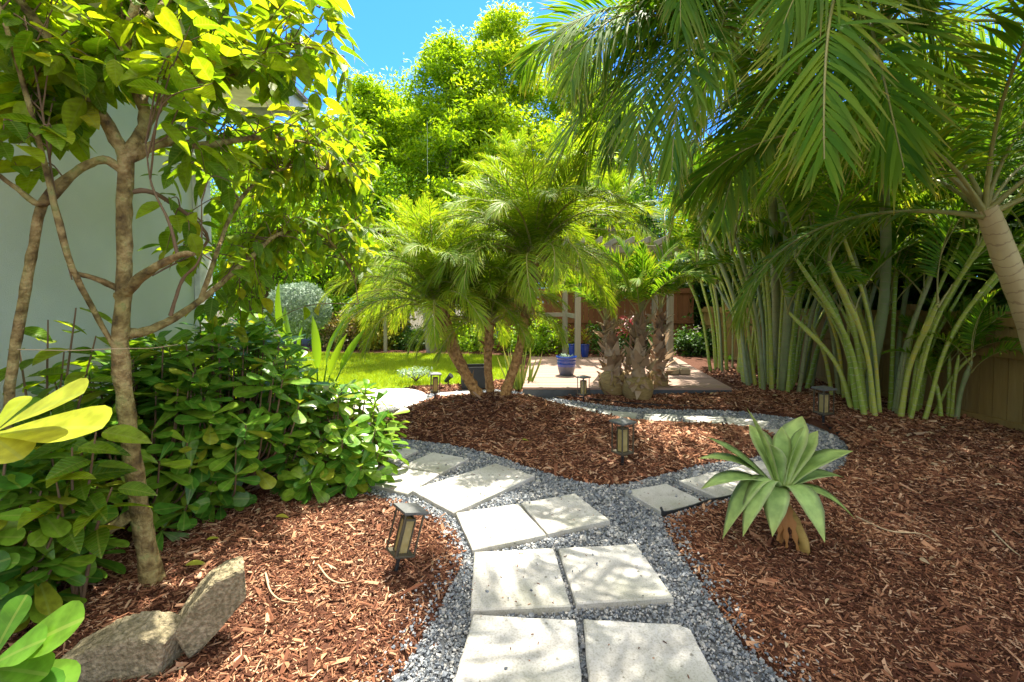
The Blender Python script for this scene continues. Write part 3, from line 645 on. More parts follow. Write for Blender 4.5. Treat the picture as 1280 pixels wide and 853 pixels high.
mb = MB(); th_ = rng.uniform(0, 6.28, 30); scatter(mb, wl, np.stack([.05 * np.cos(th_), .05 * np.sin(th_), np.full(30, .3)], -1), np.stack([np.cos(th_), np.sin(th_), rng.uniform(.4, 1.6, 30)], -1), (0, 0, 1), rng.uniform(.05, .1, 30)); mb.build('seedling', M['silver'], pt)
for lab, p, r_ in (('bright blue pot with yellow flowers standing by the pergola post', at(716, 446, .16), .1), ('dark blue pot just right of the pergola post', at(731, 446.5, .16), .1)):
    t = pot(lab, p, r_, .3, lower=False)
    mb = MB(); k = 90; th_ = rng.uniform(0, 6.28, k); rr = rng.uniform(0, .12, k)
    scatter(mb, wl, np.stack([rr * np.cos(th_), rr * np.sin(th_), rng.uniform(.28, .62, k)], -1), np.stack([np.cos(th_), np.sin(th_), rng.uniform(-.3, 1.2, k)], -1), (0, 0, 1), rng.uniform(.06, .12, k)); mb.build('foliage', M['croton'], t)
for lab, p in (('left of two low tan wicker blocks on the shaded deck', at(841, 468.5, .16)), ('right of two low tan wicker blocks on the shaded deck', at(855, 468.5, .16))):
    mb = MB(); box(mb, (0, 0, .06), (.17, .14, .12), bev=.025); tag(mb.build('wicker_block', M['tan'], smooth=False, loc=p), lab, 'block', 'tan wicker blocks on the deck')
p = at(592, 483, .03); t = thing('square_planter', 'square black planter box at the edge of the lawn', 'planter', p, .15)
mb = MB(); s_ = .19
for dx, dy, sx, sy in ((0, -s_, .4, .02), (0, s_, .4, .02), (-s_, 0, .02, .358), (s_, 0, .02, .358)): box(mb, (dx, dy, .17), (sx, sy, .34))
mb.build('box_body', M['blackplanter'], t, smooth=False)
mb = MB(); box(mb, (0, 0, .28), (.355, .355, .02)); mb.build('potting_soil', M['dirt'], t, smooth=False)

# lantern
def lantern():
    t = thing('path_lantern', 'x', 'lantern', (0, 0, 0), 0, 'bronze path lanterns on stakes')
    W, Hh, z0 = .12, .245, .115
    mb = MB(); v = []
    for e, z in ((.078, z0 + Hh), (.08, z0 + Hh + .006), (.08, z0 + Hh + .016), (.03, z0 + Hh + .032)): v += [[-e, -e, z], [e, -e, z], [e, e, z], [-e, e, z]]
    f = [[3, 2, 1, 0], [12, 13, 14, 15]] + [[k * 4 + j, k * 4 + (j + 1) % 4, k * 4 + 4 + (j + 1) % 4, k * 4 + 4 + j] for k in range(3) for j in range(4)]
    mb.add(v, f).build('cap', M['greycap'], t, smooth=False)
    mb = MB(); box(mb, (0, 0, z0), (.132, .132, .014), bev=.003); box(mb, (0, 0, z0 - .016), (.07, .07, .018), bev=.004); mb.build('base_plate', M['bronze'], t, smooth=False)
    for sx in (-1, 1):
        for sy in (-1, 1):
            mb = MB(); box(mb, (sx * .06, sy * .06, z0 + .007 + Hh / 2 - .004), (.009, .009, Hh - .008)); mb.build('corner_post', M['bronze'], t, smooth=False)
    mb = MB(); 
    for sx in (-1, 1):
        for sy in (-1, 1): box(mb, (sx * .031, sy * .031, z0 + .007 + .1), (.008, .008, .2))
    for z in (z0 + .2,): 
        for sx in (-1, 1): box(mb, (sx * .031, 0, z), (.0075, .054, .012)); box(mb, (0, sx * .031, z), (.054, .0075, .012))
    inner = mb.build('shade_frame', M['bronze'], t, smooth=False)
    mb = MB(); box(mb, (0, 0, z0 + .007 + .096), (.056, .056, .19)); mb.build('pane', M['pane'], t, smooth=False)
    mb = MB(); tube(mb, [[0, 0, z0 - .02], [0, 0, 0], [0, 0, -.1]], [.0125, .0115, .003], 10); mb.build('stake', M['blackplastic'], t)
    return t
lan = lantern()
LN = [('bronze path lantern leaning in the sunny mulch beside the third paver row', gp(494, 716), R(38), .84, (R(-9), R(13))),
      ('upright bronze path lantern on the island mound near the fork', gp(778, 582), R(30), 1.0, (0, 0)),
      ('bronze path lantern in the shade before the areca stems', gp(1029, 537), R(12), 1.08, (R(1), R(-1))),
      ('bronze path lantern standing beside the round patio', gp(543.5, 500), R(15), .98, (0, R(2))),
      ('small bronze path lantern in front of the deck edge', gp(729.5, 505), R(40), .95, (0, R(-1)))]
for i, (lab, p, rz, s_, tl) in enumerate(LN):
    o = lan if i == 0 else clone(lan, p, rz)
    o.location = p; o.scale = (s_,) * 3; o['label'] = lab
    o.rotation_euler = (Matrix.Rotation(tl[1], 3, 'Y') @ Matrix.Rotation(tl[0], 3, 'X') @ Matrix.Rotation(rz, 3, 'Z')).to_euler()
# lamp post beyond the lawn
p = at(482, 443, 0); t = thing('garden_lamp_post', 'white garden lamp post with dark cap beyond the lawn', 'lamp post', p)
mb = MB(); box(mb, (0, 0, .52), (.08, .08, 1.04), bev=.008); mb.build('post', M['post'], t, smooth=False)
mb = MB(); box(mb, (0, 0, 1.11), (.17, .17, .13), bev=.02); box(mb, (0, 0, 1.19), (.2, .2, .03), bev=.01); mb.build('lamp_head', M['bronze'], t, smooth=False)
# spotlight
p = gp(560.5, 482); t = thing('garden_spotlight', 'small dark spotlight on a stake aimed at the date palms', 'spotlight', p)
mb = MB(); tube(mb, [[0, 0, -.05], [0, 0, .09]], .012, 8); mb.build('stake', M['blackplastic'], t)
mb = MB(); tube(mb, [[-.05, .03, .06], [.01, 0, .13], [.05, -.02, .17]], [.03, .038, .048], 12); mb.build('lamp_head', M['blackplastic'], t)

# ------------------------------------------------------------------ rocks
rng = np.random.default_rng(107)
def rock(label, loc, pts, rz, sub=6, amp=.012):
    import bmesh
    bm = bmesh.new()
    for q in pts: bm.verts.new(q)
    bmesh.ops.convex_hull(bm, input=bm.verts)
    bmesh.ops.bevel(bm, geom=list(bm.edges), offset=.006, segments=1, affect='EDGES')
    bmesh.ops.triangulate(bm, faces=bm.faces[:])
    for _ in range(sub): 
        lng = [e for e in bm.edges if e.calc_length() > .016]
        if not lng: break
        bmesh.ops.subdivide_edges(bm, edges=lng, cuts=1); bmesh.ops.triangulate(bm, faces=bm.faces[:])
    from mathutils import noise
    bm.normal_update()
    for v in bm.verts:
        top = max(0, v.normal.z - .25)
        v.co += v.normal * ((noise.noise(v.co * 22) * .5 + noise.noise(v.co * 70) * .5) * amp * (.3 + 1.5 * top))
    me = bpy.data.meshes.new('garden_rock'); bm.to_mesh(me); bm.free(); me.materials.append(M['rock'])
    for f in me.polygons: f.use_smooth = False
    o = link('garden_rock', me, None, loc); o.rotation_euler = (0, 0, rz); return tag(o, label, 'rock', 'broken concrete rocks at the tree foot')
def slabpts(front, depth, lean=0, ox=0):
    return [(x_, 0, z_) for x_, z_ in front] + [(x_ * .92 + ox, depth, z_ * .94 - lean) for x_, z_ in front]
d2 = 1.92
def fp(pts, d, base): return [((px_ - base[0]) / F * d, (base[1] - py_) / F * d) for px_, py_ in pts]
def face_rock(label, face, d0, slope, back, amp=.01):
    """front face traced at real depth, thickness going back and up"""
    fr = [atd(px_, py_, d0 + slope * (px_ - face[0][0])) for px_, py_ in face]; b = np.mean(fr, axis=0)
    pts = [tuple(q - b) for q in fr] + [tuple(q - b + np.array(back) * k_) for q, k_ in zip(fr, rng.uniform(.85, 1.1, len(fr)))]
    return rock(label, b, pts, 0, amp=amp)
face_rock('upright broken concrete rock with a mossy top right of the tree foot', [(305, 712), (308, 750), (264, 800), (236, 826), (216, 796), (231, 770), (266, 729)], 1.70, .0012, (-.075, .12, -.005))
face_rock('wide broken concrete rock in the bottom left corner', [(36, 940), (50, 846), (88, 826), (122, 808), (162, 800), (204, 806), (196, 870), (178, 940)], 1.46, .0005, (.012, .13, .03), .012)
# ------------------------------------------------------------------ broad-leaved tree on the left
rng = np.random.default_rng(108)
ovate = lambda u: (math.sin(math.pi * min(1, u) ** .72)) ** .85 if 0 < u < 1 else .02
obov = lambda u: max(.12 * (1 - u), (u ** .9) * math.sqrt(max(0, 1 - max(0, (u - .72) / .28) ** 2)) if u > 0 else .08)
T_OV = leaf_template(.54, ovate, .28, .2, (0, .06, .16, .3, .45, .6, .74, .86, .95, 1))
T_OV2 = leaf_template(.44, ovate, .45, .35)
T_OB = leaf_template(.62, obov, .2, .12, (0, .1, .25, .42, .58, .72, .83, .91, .96, .99, 1))
def rand_dirs(n):
    return nrm(rng.normal(0, 1, (n, 3)))
tr = thing('broadleaf_tree', 'slender many-branched tree with big ovate leaves at the left', 'tree', tuple(gp(197, 765)))
base = np.array(tr.location)
LIMB = []
def limb(name, pts, rad, mat='treebark', sides=9, k=6):
    p = spline([atd(*q) for q in pts], k); mb = MB(); tube(mb, p - base, rad, sides, wob=.075); mb.build(name, M[mat], tr); LIMB.append((p, rad)); return p
limb('trunk', [(205, 800, 2.07), (197, 762, 2.07), (184, 690, 2.07), (172, 620, 2.06), (159, 520, 2.05), (150, 440, 2.05), (155, 360, 2.05), (155, 280, 2.05), (157, 192, 2.05)], [.088, .058, .041, .036, .033, .032, .03, .028, .03], sides=14)
limb('limb', [(157, 195, 2.05), (122, 135, 2.02), (82, 75, 1.98), (30, 8, 1.9), (-20, -60, 1.85)], [.03, .024, .02, .016, .012])
limb('limb', [(157, 197, 2.05), (182, 150, 2.1), (158, 75, 2.12), (163, 30, 2.15), (190, -60, 2.2)], [.03, .026, .022, .02, .014])
limb('limb', [(155, 215, 2.05), (130, 200, 2.0), (95, 215, 1.95), (55, 252, 1.92), (40, 320, 1.9), (25, 400, 1.9), (14, 470, 1.88), (6, 570, 1.86), (-14, 640, 1.86)], [.02, .018, .016, .017, .017, .018, .018, .017, .016])
limb('limb', [(150, 372, 2.05), (182, 342, 2.0), (225, 319, 1.97), (243, 318, 1.96)], [.028, .02, .014, .008])
limb('limb', [(148, 418, 2.06), (190, 412, 2.15), (250, 376, 2.4), (318, 318, 2.9), (352, 292, 3.2), (405, 296, 3.5), (440, 342, 3.7), (448, 380, 3.7)], [.026, .02, .016, .014, .012, .01, .007, .004])
limb('limb', [(157, 200, 2.05), (205, 178, 2.15), (255, 182, 2.4), (330, 172, 2.8), (395, 180, 3.3)], [.026, .022, .018, .013, .006])
limb('limb', [(170, 640, 2.06), (125, 668, 1.98), (62, 690, 1.9), (25, 668, 1.86), (-30, 640, 1.8)], [.03, .02, .016, .014, .012])
limb('limb', [(62, 690, 1.9), (25, 704, 1.86), (-20, 720, 1.84)], [.014, .012, .01])
limb('limb', [(-10, -20, 1.8), (22, 80, 1.84), (52, 190, 1.86), (85, 320, 1.9), (118, 390, 2.0), (146, 440, 2.05)], [.007, .009, .01, .012, .011, .009])
limb('limb', [(150, 362, 2.05), (118, 348, 2.0), (92, 340, 1.96), (84, 322, 1.95)], [.016, .011, .009, .004])
limb('limb', [(95, 215, 1.95), (55, 255, 1.9), (20, 235, 1.86), (-20, 205, 1.8)], [.014, .014, .01, .006])
limb('limb', [(175, 165, 2.1), (225, 110, 2.3), (300, 95, 2.6), (370, 60, 2.9), (430, 70, 3.1)], [.02, .016, .012, .009, .004])
limb('limb', [(163, 40, 2.14), (230, -10, 2.4), (320, -30, 2.7), (400, 10, 3.0)], [.016, .013, .01, .005])
limb('limb', [(155, 240, 2.05), (200, 245, 2.15), (260, 300, 2.5), (190, 345, 2.3)], [.012, .01, .008, .004], 'twig')
limb('limb', [(250, 376, 2.4), (300, 250, 2.8), (360, 210, 3.3), (430, 215, 3.9)], [.012, .011, .009, .004])
limb('limb', [(222, 320, 1.97), (212, 280, 1.95), (190, 232, 1.95), (182, 180, 1.95)], [.008, .006, .004, .002], 'twig', 6)
limb('limb', [(213, 395, 2.2), (228, 350, 2.2), (250, 322, 2.2), (252, 252, 2.2)], [.009, .007, .005, .002], 'twig', 6)
limb('limb', [(30, 20, 1.85), (48, 110, 1.86), (62, 200, 1.88), (78, 300, 1.9), (90, 350, 1.92)], [.003, .004, .004, .004, .003], 'twig', 5)
LP = np.vstack([p for p, r in LIMB])
def leaf_cloud(n, xr, yr, dr, size, twmb, mb, per=(5, 9), tpl=T_OV, droop=.5, power=1.):
    P = []; X = []; S = []
    for _ in range(n):
        d = rng.uniform(*dr); q = atd(rng.uniform(*xr), rng.uniform(*yr), d)
        if q[2] < .15 or q[0] < HX + .1: continue
        a = LP[np.argmin(np.linalg.norm(LP - q, axis=1) + rng.uniform(0, .25, len(LP)))]
        if np.linalg.norm(q - a) > .95: a = q + nrm(a - q) * .6
        c = spline([a, (a + q) / 2 + [0, 0, .08] + rng.normal(0, .03, 3), q], 4)
        tube(twmb, c - base, [.004, .003, .0015], 4, caps=False)
        td = nrm(q - a); m = rng.integers(*per)
        for j in range(m):
            t = 1 - .75 * (j / m) ** 1.2; i0 = int(t * (len(c) - 1)); pos = c[i0]
            az = rng.uniform(0, 6.28); out = np.array([math.cos(az), math.sin(az), rng.normal(-.1, .3)])
            X.append(nrm(out * .9 + td * .6 + [0, 0, -droop * rng.uniform(.3, 1.4)])); P.append(pos + X[-1] * .015); S.append(size * rng.uniform(.65, 1.25))
    if P:
        P = np.array(P); X = np.array(X); up = nrm(np.array([0, 0, 1.]) + rng.normal(0, .35, P.shape))
        scatter(mb, tpl, P - base, X, up, np.array(S))
tw, lf = MB(), MB()
leaf_cloud(78, (-40, 300), (-60, 110), (1.75, 2.6), .132, tw, lf)
leaf_cloud(82, (120, 440), (-40, 110), (2.2, 3.3), .135, tw, lf)
leaf_cloud(58, (200, 420), (60, 230), (2.5, 3.6), .125, tw, lf)
leaf_cloud(210, (275, 470), (140, 335), (3.2, 4.6), .115, tw, lf, (6, 10), T_OV2, .7)
leaf_cloud(26, (30, 130), (40, 170), (1.9, 2.2), .14, tw, lf)
leaf_cloud(10, (0, 80), (120, 230), (1.75, 2.0), .15, tw, lf, (3, 6))
leaf_cloud(22, (200, 300), (180, 330), (2.1, 2.9), .13, tw, lf, (3, 6))
leaf_cloud(22, (235, 330), (320, 420), (2.8, 3.6), .12, tw, lf, (4, 7))
tw.build('branching', M['twig'], tr); lf.build('foliage', M['treeleaf'], tr)
# young shoots with big leaves at the tree foot
def seedling(label, bx, by, tops, size, nl, mat='treeleaf', tpl=T_OV, name='leafy_shoot'):
    p = gp(bx, by) if by < 860 else at(bx, by, .05); t = thing(name, label, 'shrub', p); b = np.array(p)
    st = MB(); lv = MB(); P = []; X = []; S = []
    for q in tops:
        q = atd(*q); c = spline([b + rng.normal(0, .02, 3) * [1, 1, 0], b + (q - b) * .55 + [0, 0, .04], q], 8); tube(st, c - b, [.008, .006, .003], 6)
        for j in range(nl):
            i0 = int((1 - .62 * j / nl) * (len(c) - 1)); az = j * 2.4 + rng.uniform(-.4, .4)
            X.append(nrm([math.cos(az), math.sin(az) * .9, rng.uniform(-.35, .25)])); P.append(c[i0] + X[-1] * .02 - b); S.append(size * rng.uniform(.75, 1.2))
    st.build('stem', M['twig'], t)
    scatter(lv, tpl, np.array(P), np.array(X), nrm(np.array([0, -.25, 1.]) + rng.normal(0, .25, (len(P), 3))), np.array(S)); lv.build('foliage', M[mat], t)
    return t
seedling('young shoots with big bright ovate leaves left of the tree foot', 95, 760, [(90, 560, 1.75), (120, 540, 1.78), (70, 600, 1.7), (140, 610, 1.8), (105, 510, 1.85), (60, 545, 1.8)], .15, 8)
seedling('tall leafy shoots in front of the wall behind the tree', 60, 700, [(95, 385, 2.15), (60, 400, 2.2), (120, 420, 2.2), (20, 410, 2.2), (80, 440, 2.2)], .15, 8)

q0, q1, q2 = atd(22, 437, 1.88), atd(150, 436, 2.0), atd(222, 431, 2.3)
mb = MB(); tube(mb, spline([q0, (q0 + q1) / 2 + [0, 0, -.006], q1, (q1 + q2) / 2 + [0, 0, -.008], q2], 6) - q1, .0022, 5); tag(mb.build('tie_string', M['straw'], loc=q1), 'pale string tied between the tree trunk and the bare stem at the left', 'string')
# ------------------------------------------------------------------ clusia shrubs
rng = np.random.default_rng(109)
def clusia(label, cx, cy, rx, ry, h, shoots, size=.18, per=(6, 9)):
    b = np.array([cx, cy, h1(cx, cy)]); t = thing('clusia_shrub', label, 'shrub', b, 0, 'clusia shrubs along the house wall')
    st, lv = MB(), MB(); P = []; X = []; U = []; S = []
    for _ in range(shoots):
        u = rng.normal(0, 1, 3); u[2] = abs(u[2]) * 1.1 - .55; u = nrm(u); rr = rng.uniform(.55, 1.04) ** .6
        q = np.array([u[0] * rx * rr, u[1] * ry * rr, h * (.4 + .6 * u[2] * rr)]); q[2] = max(q[2], .07)
        a = np.array([q[0] * .35, q[1] * .35, max(.0, q[2] * .35 - .05)])
        c = spline([a, (a + q) / 2 + [q[0] * .15, q[1] * .15, -.02], q], 4); tube(st, c, [.008, .006, .004], 5, caps=False)
        d = nrm(nrm(q - a) + np.array([0, 0, .6])); s1 = nrm(np.cross(d, rng.normal(0, 1, 3))); s2 = np.cross(d, s1)
        m = rng.integers(*per)
        for j in range(m):
            az = (j % 2) * np.pi + (j // 2) * 1.57 + rng.uniform(-.25, .25); spread = .35 + .16 * (j // 2)
            X.append(nrm(d * (.7 - .28 * (j // 2)) + (s1 * math.cos(az) + s2 * math.sin(az)) * (spread + .5)))
            P.append(q - d * .022 * (j // 2)); U.append(d + rng.normal(0, .2, 3)); S.append(size * rng.uniform(.7, 1.15) * (.8 + .08 * (j // 2)))
    st.build('stem', M['twig'], t); scatter(lv, T_OB, np.array(P), np.array(X), np.array(U), np.array(S)); lv.build('foliage', M['clusia'], t); return t
clusia('front rounded clusia shrub spilling over the path edge', -1.42, 3.5, .52, .55, .82, 130)
clusia('tall glossy clusia shrub in the middle of the wall planting', -1.95, 3.05, .62, .55, 1.2, 180)
clusia('glossy clusia shrub right behind the tree trunk', -2.2, 2.65, .5, .42, 1.1, 130)
clusia('shadowed clusia shrub at the left picture edge behind the tree', -2.25, 1.7, .5, .5, 1.0, 100)
clusia('sunlit clusia shrub at the house corner behind the others', -2.3, 3.9, .55, .4, 1.25, 120)
def near_clusia(label, shoots, mat, ground):
    b = at(*ground, .03); t = thing('clusia_branch', label, 'shrub', b); st, lv = MB(), MB(); P = []; X = []; U = []; S = []
    for q, leaves in shoots:
        q = atd(*q); tube(st, spline([b, (b + q) / 2 + [0.02, .03, .05], q], 6) - b, [.009, .007, .005], 7)
        for (tx, ty, td), s_, up in leaves:
            e = atd(tx, ty, td); d = e - q; X.append(d); P.append(q - b); U.append(up); S.append(np.linalg.norm(d) * s_)
    st.build('stem', M['twig'], t); scatter(lv, T_OB, np.array(P), np.array(X), np.array(U), np.array(S)); lv.build('foliage', mat, t)
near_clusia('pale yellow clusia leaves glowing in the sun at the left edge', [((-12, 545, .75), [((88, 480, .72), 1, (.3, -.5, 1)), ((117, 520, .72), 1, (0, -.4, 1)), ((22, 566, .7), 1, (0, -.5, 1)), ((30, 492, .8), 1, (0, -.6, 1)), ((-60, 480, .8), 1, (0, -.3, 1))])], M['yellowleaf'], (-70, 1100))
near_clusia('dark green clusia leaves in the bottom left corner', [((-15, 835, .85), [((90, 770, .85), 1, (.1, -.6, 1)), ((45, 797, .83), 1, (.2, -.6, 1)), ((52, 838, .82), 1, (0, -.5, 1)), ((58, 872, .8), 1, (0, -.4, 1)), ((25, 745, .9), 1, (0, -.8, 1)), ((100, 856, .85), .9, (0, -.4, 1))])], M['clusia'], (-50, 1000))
# broad-leaved plant with pale upright leaves
p = np.array([-1.98, 4.62, .05]); t = thing('broad_leaf_plant', 'plant with pale yellow-green upright blades rising behind the clusia', 'plant', p)
T_BN = leaf_template(.17, lambda u: math.sin(math.pi * min(1, u * .97 + .02) ** .8) ** .7 if u < 1 else .02, .5, .25)
tops = [(330, 352, 4.3), (395, 398, 4.2), (418, 392, 4.3), (362, 412, 4.1), (425, 418, 4.3), (300, 372, 4.5), (345, 380, 4.7), (450, 408, 4.5)]
st, lv = MB(), MB(); P = []; X = []; S = []; U = []
for q in tops:
    q = atd(*q); m_ = p + (q - p) * .55 + [0, 0, .06]; tube(st, spline([p, p + (m_ - p) * .6 + [0, 0, .05], m_], 5) - p, [.014, .009, .006], 6)
    P.append(m_ - p); X.append(q - m_); U.append([rng.normal(0, .4), -.8, .5]); S.append(np.linalg.norm(q - m_) * .95)
st.build('stem', M['banana'], t); scatter(lv, T_BN, np.array(P), np.array(X), np.array(U), np.array(S)); lv.build('foliage', M['banana'], t)

# ------------------------------------------------------------------ palms
rng = np.random.default_rng(110)
def frond(name, L, e0, e1, n, ll, wd, droop=.3, v=.35, pet=.14, twist=0., jit=.12, mat='areca', rmat='rachis', r0=.012, plum=0., pw=1.3, segs=4, a0=68, a1=22, miss=0.):
    s = np.linspace(0, 1, 28); ang = R(e0) + (R(e1) - R(e0)) * s ** pw; st = L / 27
    p = np.zeros((28, 3)); p[1:, 0] = np.cumsum(np.cos(ang[:-1]) * st); p[1:, 2] = np.cumsum(np.sin(ang[:-1]) * st)
    p[:, 1] = .05 * L * np.sin(s * 2.2) * rng.uniform(-1, 1)
    T = nrm(np.gradient(p, axis=0)); S0 = np.array([0, 1., 0]) - T * T[:, 1:2]; S0 = nrm(S0); N0 = np.cross(T, S0) * -1; N0 = np.where(N0[:, 2:3] < 0, -N0, N0) if abs(e1) < 85 else np.cross(S0, T) * -1
    N0 = nrm(np.cross(T, S0)); 
    tw = twist * s; S_ = S0 * np.cos(tw)[:, None] + N0 * np.sin(tw)[:, None]; N_ = N0 * np.cos(tw)[:, None] - S0 * np.sin(tw)[:, None]
    mb = MB(); tube(mb, p, np.interp(s, [0, .1, 1], [r0 * 1.8, r0, r0 * .2]), 5, 1)
    u = (np.arange(n) + .5) / n; idx = (pet + (1 - pet) * u) * 27
    def at_(A): i = np.clip(idx.astype(int), 0, 26); fr = (idx - i)[:, None]; return A[i] * (1 - fr) + A[i + 1] * fr
    B, T1, S1, N1 = at_(p), nrm(at_(T)), nrm(at_(S_)), nrm(at_(N_))
    for side in (-1, 1):
        keep = rng.random(n) >= miss; m = keep.sum()
        a = R(1) * np.interp(u, [0, 1], [a0, a1]) + rng.normal(0, jit, n); vv = v + rng.normal(0, jit, n) + (rng.choice([-1, 0, 1], n) * plum)
        D = np.cos(a)[:, None] * T1 + np.sin(a)[:, None] * (side * S1 * np.cos(vv)[:, None] + N1 * np.sin(vv)[:, None])
        li = ll * (np.sin(np.pi * np.clip(.1 + .82 * u, 0, 1)) ** .75 * (1 - .25 * u)) * rng.uniform(.85, 1.12, n)
        nr = N1 * np.cos(vv)[:, None] - side * S1 * np.sin(vv)[:, None]
        W = nrm(np.cross(D, nr)); ts = np.linspace(0, 1, segs + 1); wp = np.interp(ts, [0, .15, .45, .8, 1], [.35, .9, 1, .6, .06]) * wd / 2
        g_ = droop * rng.uniform(.6, 1.5, n); curl = rng.normal(0, .06, n)
        C_ = B[:, None] + D[:, None] * (li[:, None] * ts)[..., None] + np.array([0, 0, -1.]) * (li * g_)[:, None, None] * (ts ** 2)[None, :, None] + T1[:, None] * (li * curl)[:, None, None] * (ts ** 2)[None, :, None]
        V = np.stack([C_ - W[:, None] * wp[None, :, None], C_ + W[:, None] * wp[None, :, None]], 2)[keep].reshape(-1, 3)
        k = 2 * (segs + 1); f0 = np.array([[2 * i, 2 * i + 1, 2 * i + 3, 2 * i + 2] for i in range(segs)])
        mb.add(V, (f0[None] + (np.arange(m) * k)[:, None, None]).reshape(-1, 4), 0, np.tile(np.repeat(ts, 2), m))
    return mb.mesh(name, [M[mat], M[rmat]])
def add_frond(root, me, loc, az, tilt=0, roll=0, sc=1., label=None):
    o = link('frond', me, root, loc); o.rotation_euler = (roll, -tilt, az); o.scale = (sc,) * 3
    if label: o['label'] = label
    return o
def crown(root, top, kinds, n, sc=1., t0=0., t1=1., jit=.12, a0=0.):
    nk = len(kinds)
    for i in range(n):
        t = t0 + (t1 - t0) * i / max(1, n - 1); k = kinds[min(nk - 1, int(t * nk))]; me = k[i % len(k)]
        add_frond(root, me, top + np.array([0, 0, -.12 * t * sc]), a0 + i * 2.39996 + rng.normal(0, .12), rng.normal(0, jit), rng.normal(0, .15), sc * rng.uniform(.88, 1.1))
DATE = [[frond('date_frond', 1.15, 80, 20, 80, .3, .010, .2, .3, .12, mat='date', plum=.35, segs=3) for _ in range(2)],
        [frond('date_frond', 1.3, 62, -45, 84, .31, .010, .32, .3, .12, mat='date', plum=.3, segs=3) for _ in range(3)],
        [frond('date_frond', 1.25, 30, -80, 80, .31, .010, .42, .3, .12, mat='date', plum=.3, segs=3) for _ in range(2)]]
TALL = [[frond('palm_frond', 1.9, 80, 30, 60, .5, .026, .2, .3, mat='date', segs=3)], [frond('palm_frond', 2.1, 55, -40, 64, .5, .026, .35, .25, mat='date', segs=3) for _ in range(2)],
        [frond('palm_frond', 2.0, 18, -80, 60, .5, .026, .5, .15, mat='date', segs=3) for _ in range(2)]]
ARE = [[frond('areca_frond', 1.7, 82, 35, 46, .5, .03, .15, .6, .22, twist=.5, mat='areca') for _ in range(2)], [frond('areca_frond', 1.9, 68, -25, 48, .52, .03, .28, .5, .2, twist=.6, mat='areca') for _ in range(3)],
       [frond('areca_frond', 1.8, 40, -70, 46, .5, .03, .4, .35, .2, twist=-.5, mat='bluepalm') for _ in range(2)]]
BIG = [[frond('long_frond', 2.5, 72, -10, 80, .68, .026, .25, .45, .16, twist=.6, mat='areca', r0=.018) for _ in range(2)], [frond('long_frond', 2.6, 48, -62, 80, .7, .026, .4, .3, .16, twist=.9, mat='areca', r0=.018, miss=.04) for _ in range(3)],
       [frond('long_frond', 2.5, 20, -84, 76, .7, .026, .5, .2, .16, twist=-1.0, mat='bluepalm', r0=.018, miss=.06) for _ in range(2)]]
DRY = frond('dry_frond', 1.3, 80, 40, 40, .3, .02, .5, .3, .15, mat='dryfrond', rmat='rachisdry', jit=.3)
DRYH = frond('dry_frond', 1.3, -40, -88, 40, .35, .018, .4, .1, .15, mat='dryfrond', rmat='rachisdry', jit=.3)

T_BOOT = (np.array([[0, -.36, 0], [0, .36, 0], [.5, .2, .06], [.5, -.2, .06], [1, .04, .2], [1, -.04, .2], [0, 0, .0], [.5, 0, .12]]), np.array([[0, 1, 2, 3], [3, 2, 4, 5]]), np.array([0, 0, .5, .5, 1, 1, 0, .5]))
def boots(root, path, rad, n, size, mat, t0=.0, t1=1.):
    p = np.asarray(path); mb = MB(); P = []; X = []; U = []
    T = nrm(np.gradient(p, axis=0))
    for i in range(n):
        s = (t0 + (t1 - t0) * i / n) * (len(p) - 1); j = min(len(p) - 2, int(s)); q = p[j] + (p[j + 1] - p[j]) * (s - j); r_ = np.interp(s / (len(p) - 1), np.linspace(0, 1, len(rad)), rad)
        az = i * 2.4; o_ = np.array([math.cos(az), math.sin(az), 0]); P.append(q + o_ * r_ * .82); X.append(T[j] * rng.uniform(.7, 1.1) + o_ * rng.uniform(.15, .6) + rng.normal(0, .22, 3)); U.append(o_ + rng.normal(0, .3, 3))
    scatter(mb, T_BOOT, np.array(P), np.array(X), np.array(U), size * rng.uniform(.45, 1.45, n)); return mb.build('leaf_boots', M[mat], root)
# three pygmy date palms on the mound
def date_palm(label, b, path, rad, n, boot=.45, sc=1., t1=.78):
    b = np.array([*b[:2], h1(b[0], b[1]) - .03]); t = thing('pygmy_date_palm', label, 'palm', b, 0, 'pygmy date palms on the mound')
    p = spline([b] + [atd(*q) for q in path], 8) - b; mb = MB(); tube(mb, p, rad, 12, wob=.09); mb.build('trunk', M['datebark'], t)
    boots(t, p, rad, 46, .075, 'boot', boot, .99)
    crown(t, p[-1], DATE, n, sc, 0, t1, a0=rng.uniform(0, 6)); return t, p
date_palm('left pygmy date palm leaning left with a rough orange-brown trunk', atd(600, 500, 5.42), [(583, 470, 5.42), (562, 425, 5.42), (547, 380, 5.42)], [.068, .066, .07, .095, .09], 56, .3, 1.06, .88)
date_palm('middle short pygmy date palm with a spotted upright trunk', atd(613, 497, 5.62), [(610, 455, 5.62), (611, 420, 5.62), (611, 398, 5.62)], [.05, .05, .05, .07], 42, .45, .92, .85)
t, p = date_palm('right and tallest pygmy date palm with a mossy curved trunk', atd(629, 500, 5.4), [(645, 452, 5.4), (656, 400, 5.4), (667, 318, 5.4)], [.062, .056, .05, .056, .075], 64, .55, 1.14, .97)
for k in range(3): add_frond(t, DRYH, p[-1] + [0, 0, -.05], k * 2.1 - 1.6, 0, 0, .34, 'brown withered flower stalk')
rng = np.random.default_rng(32)
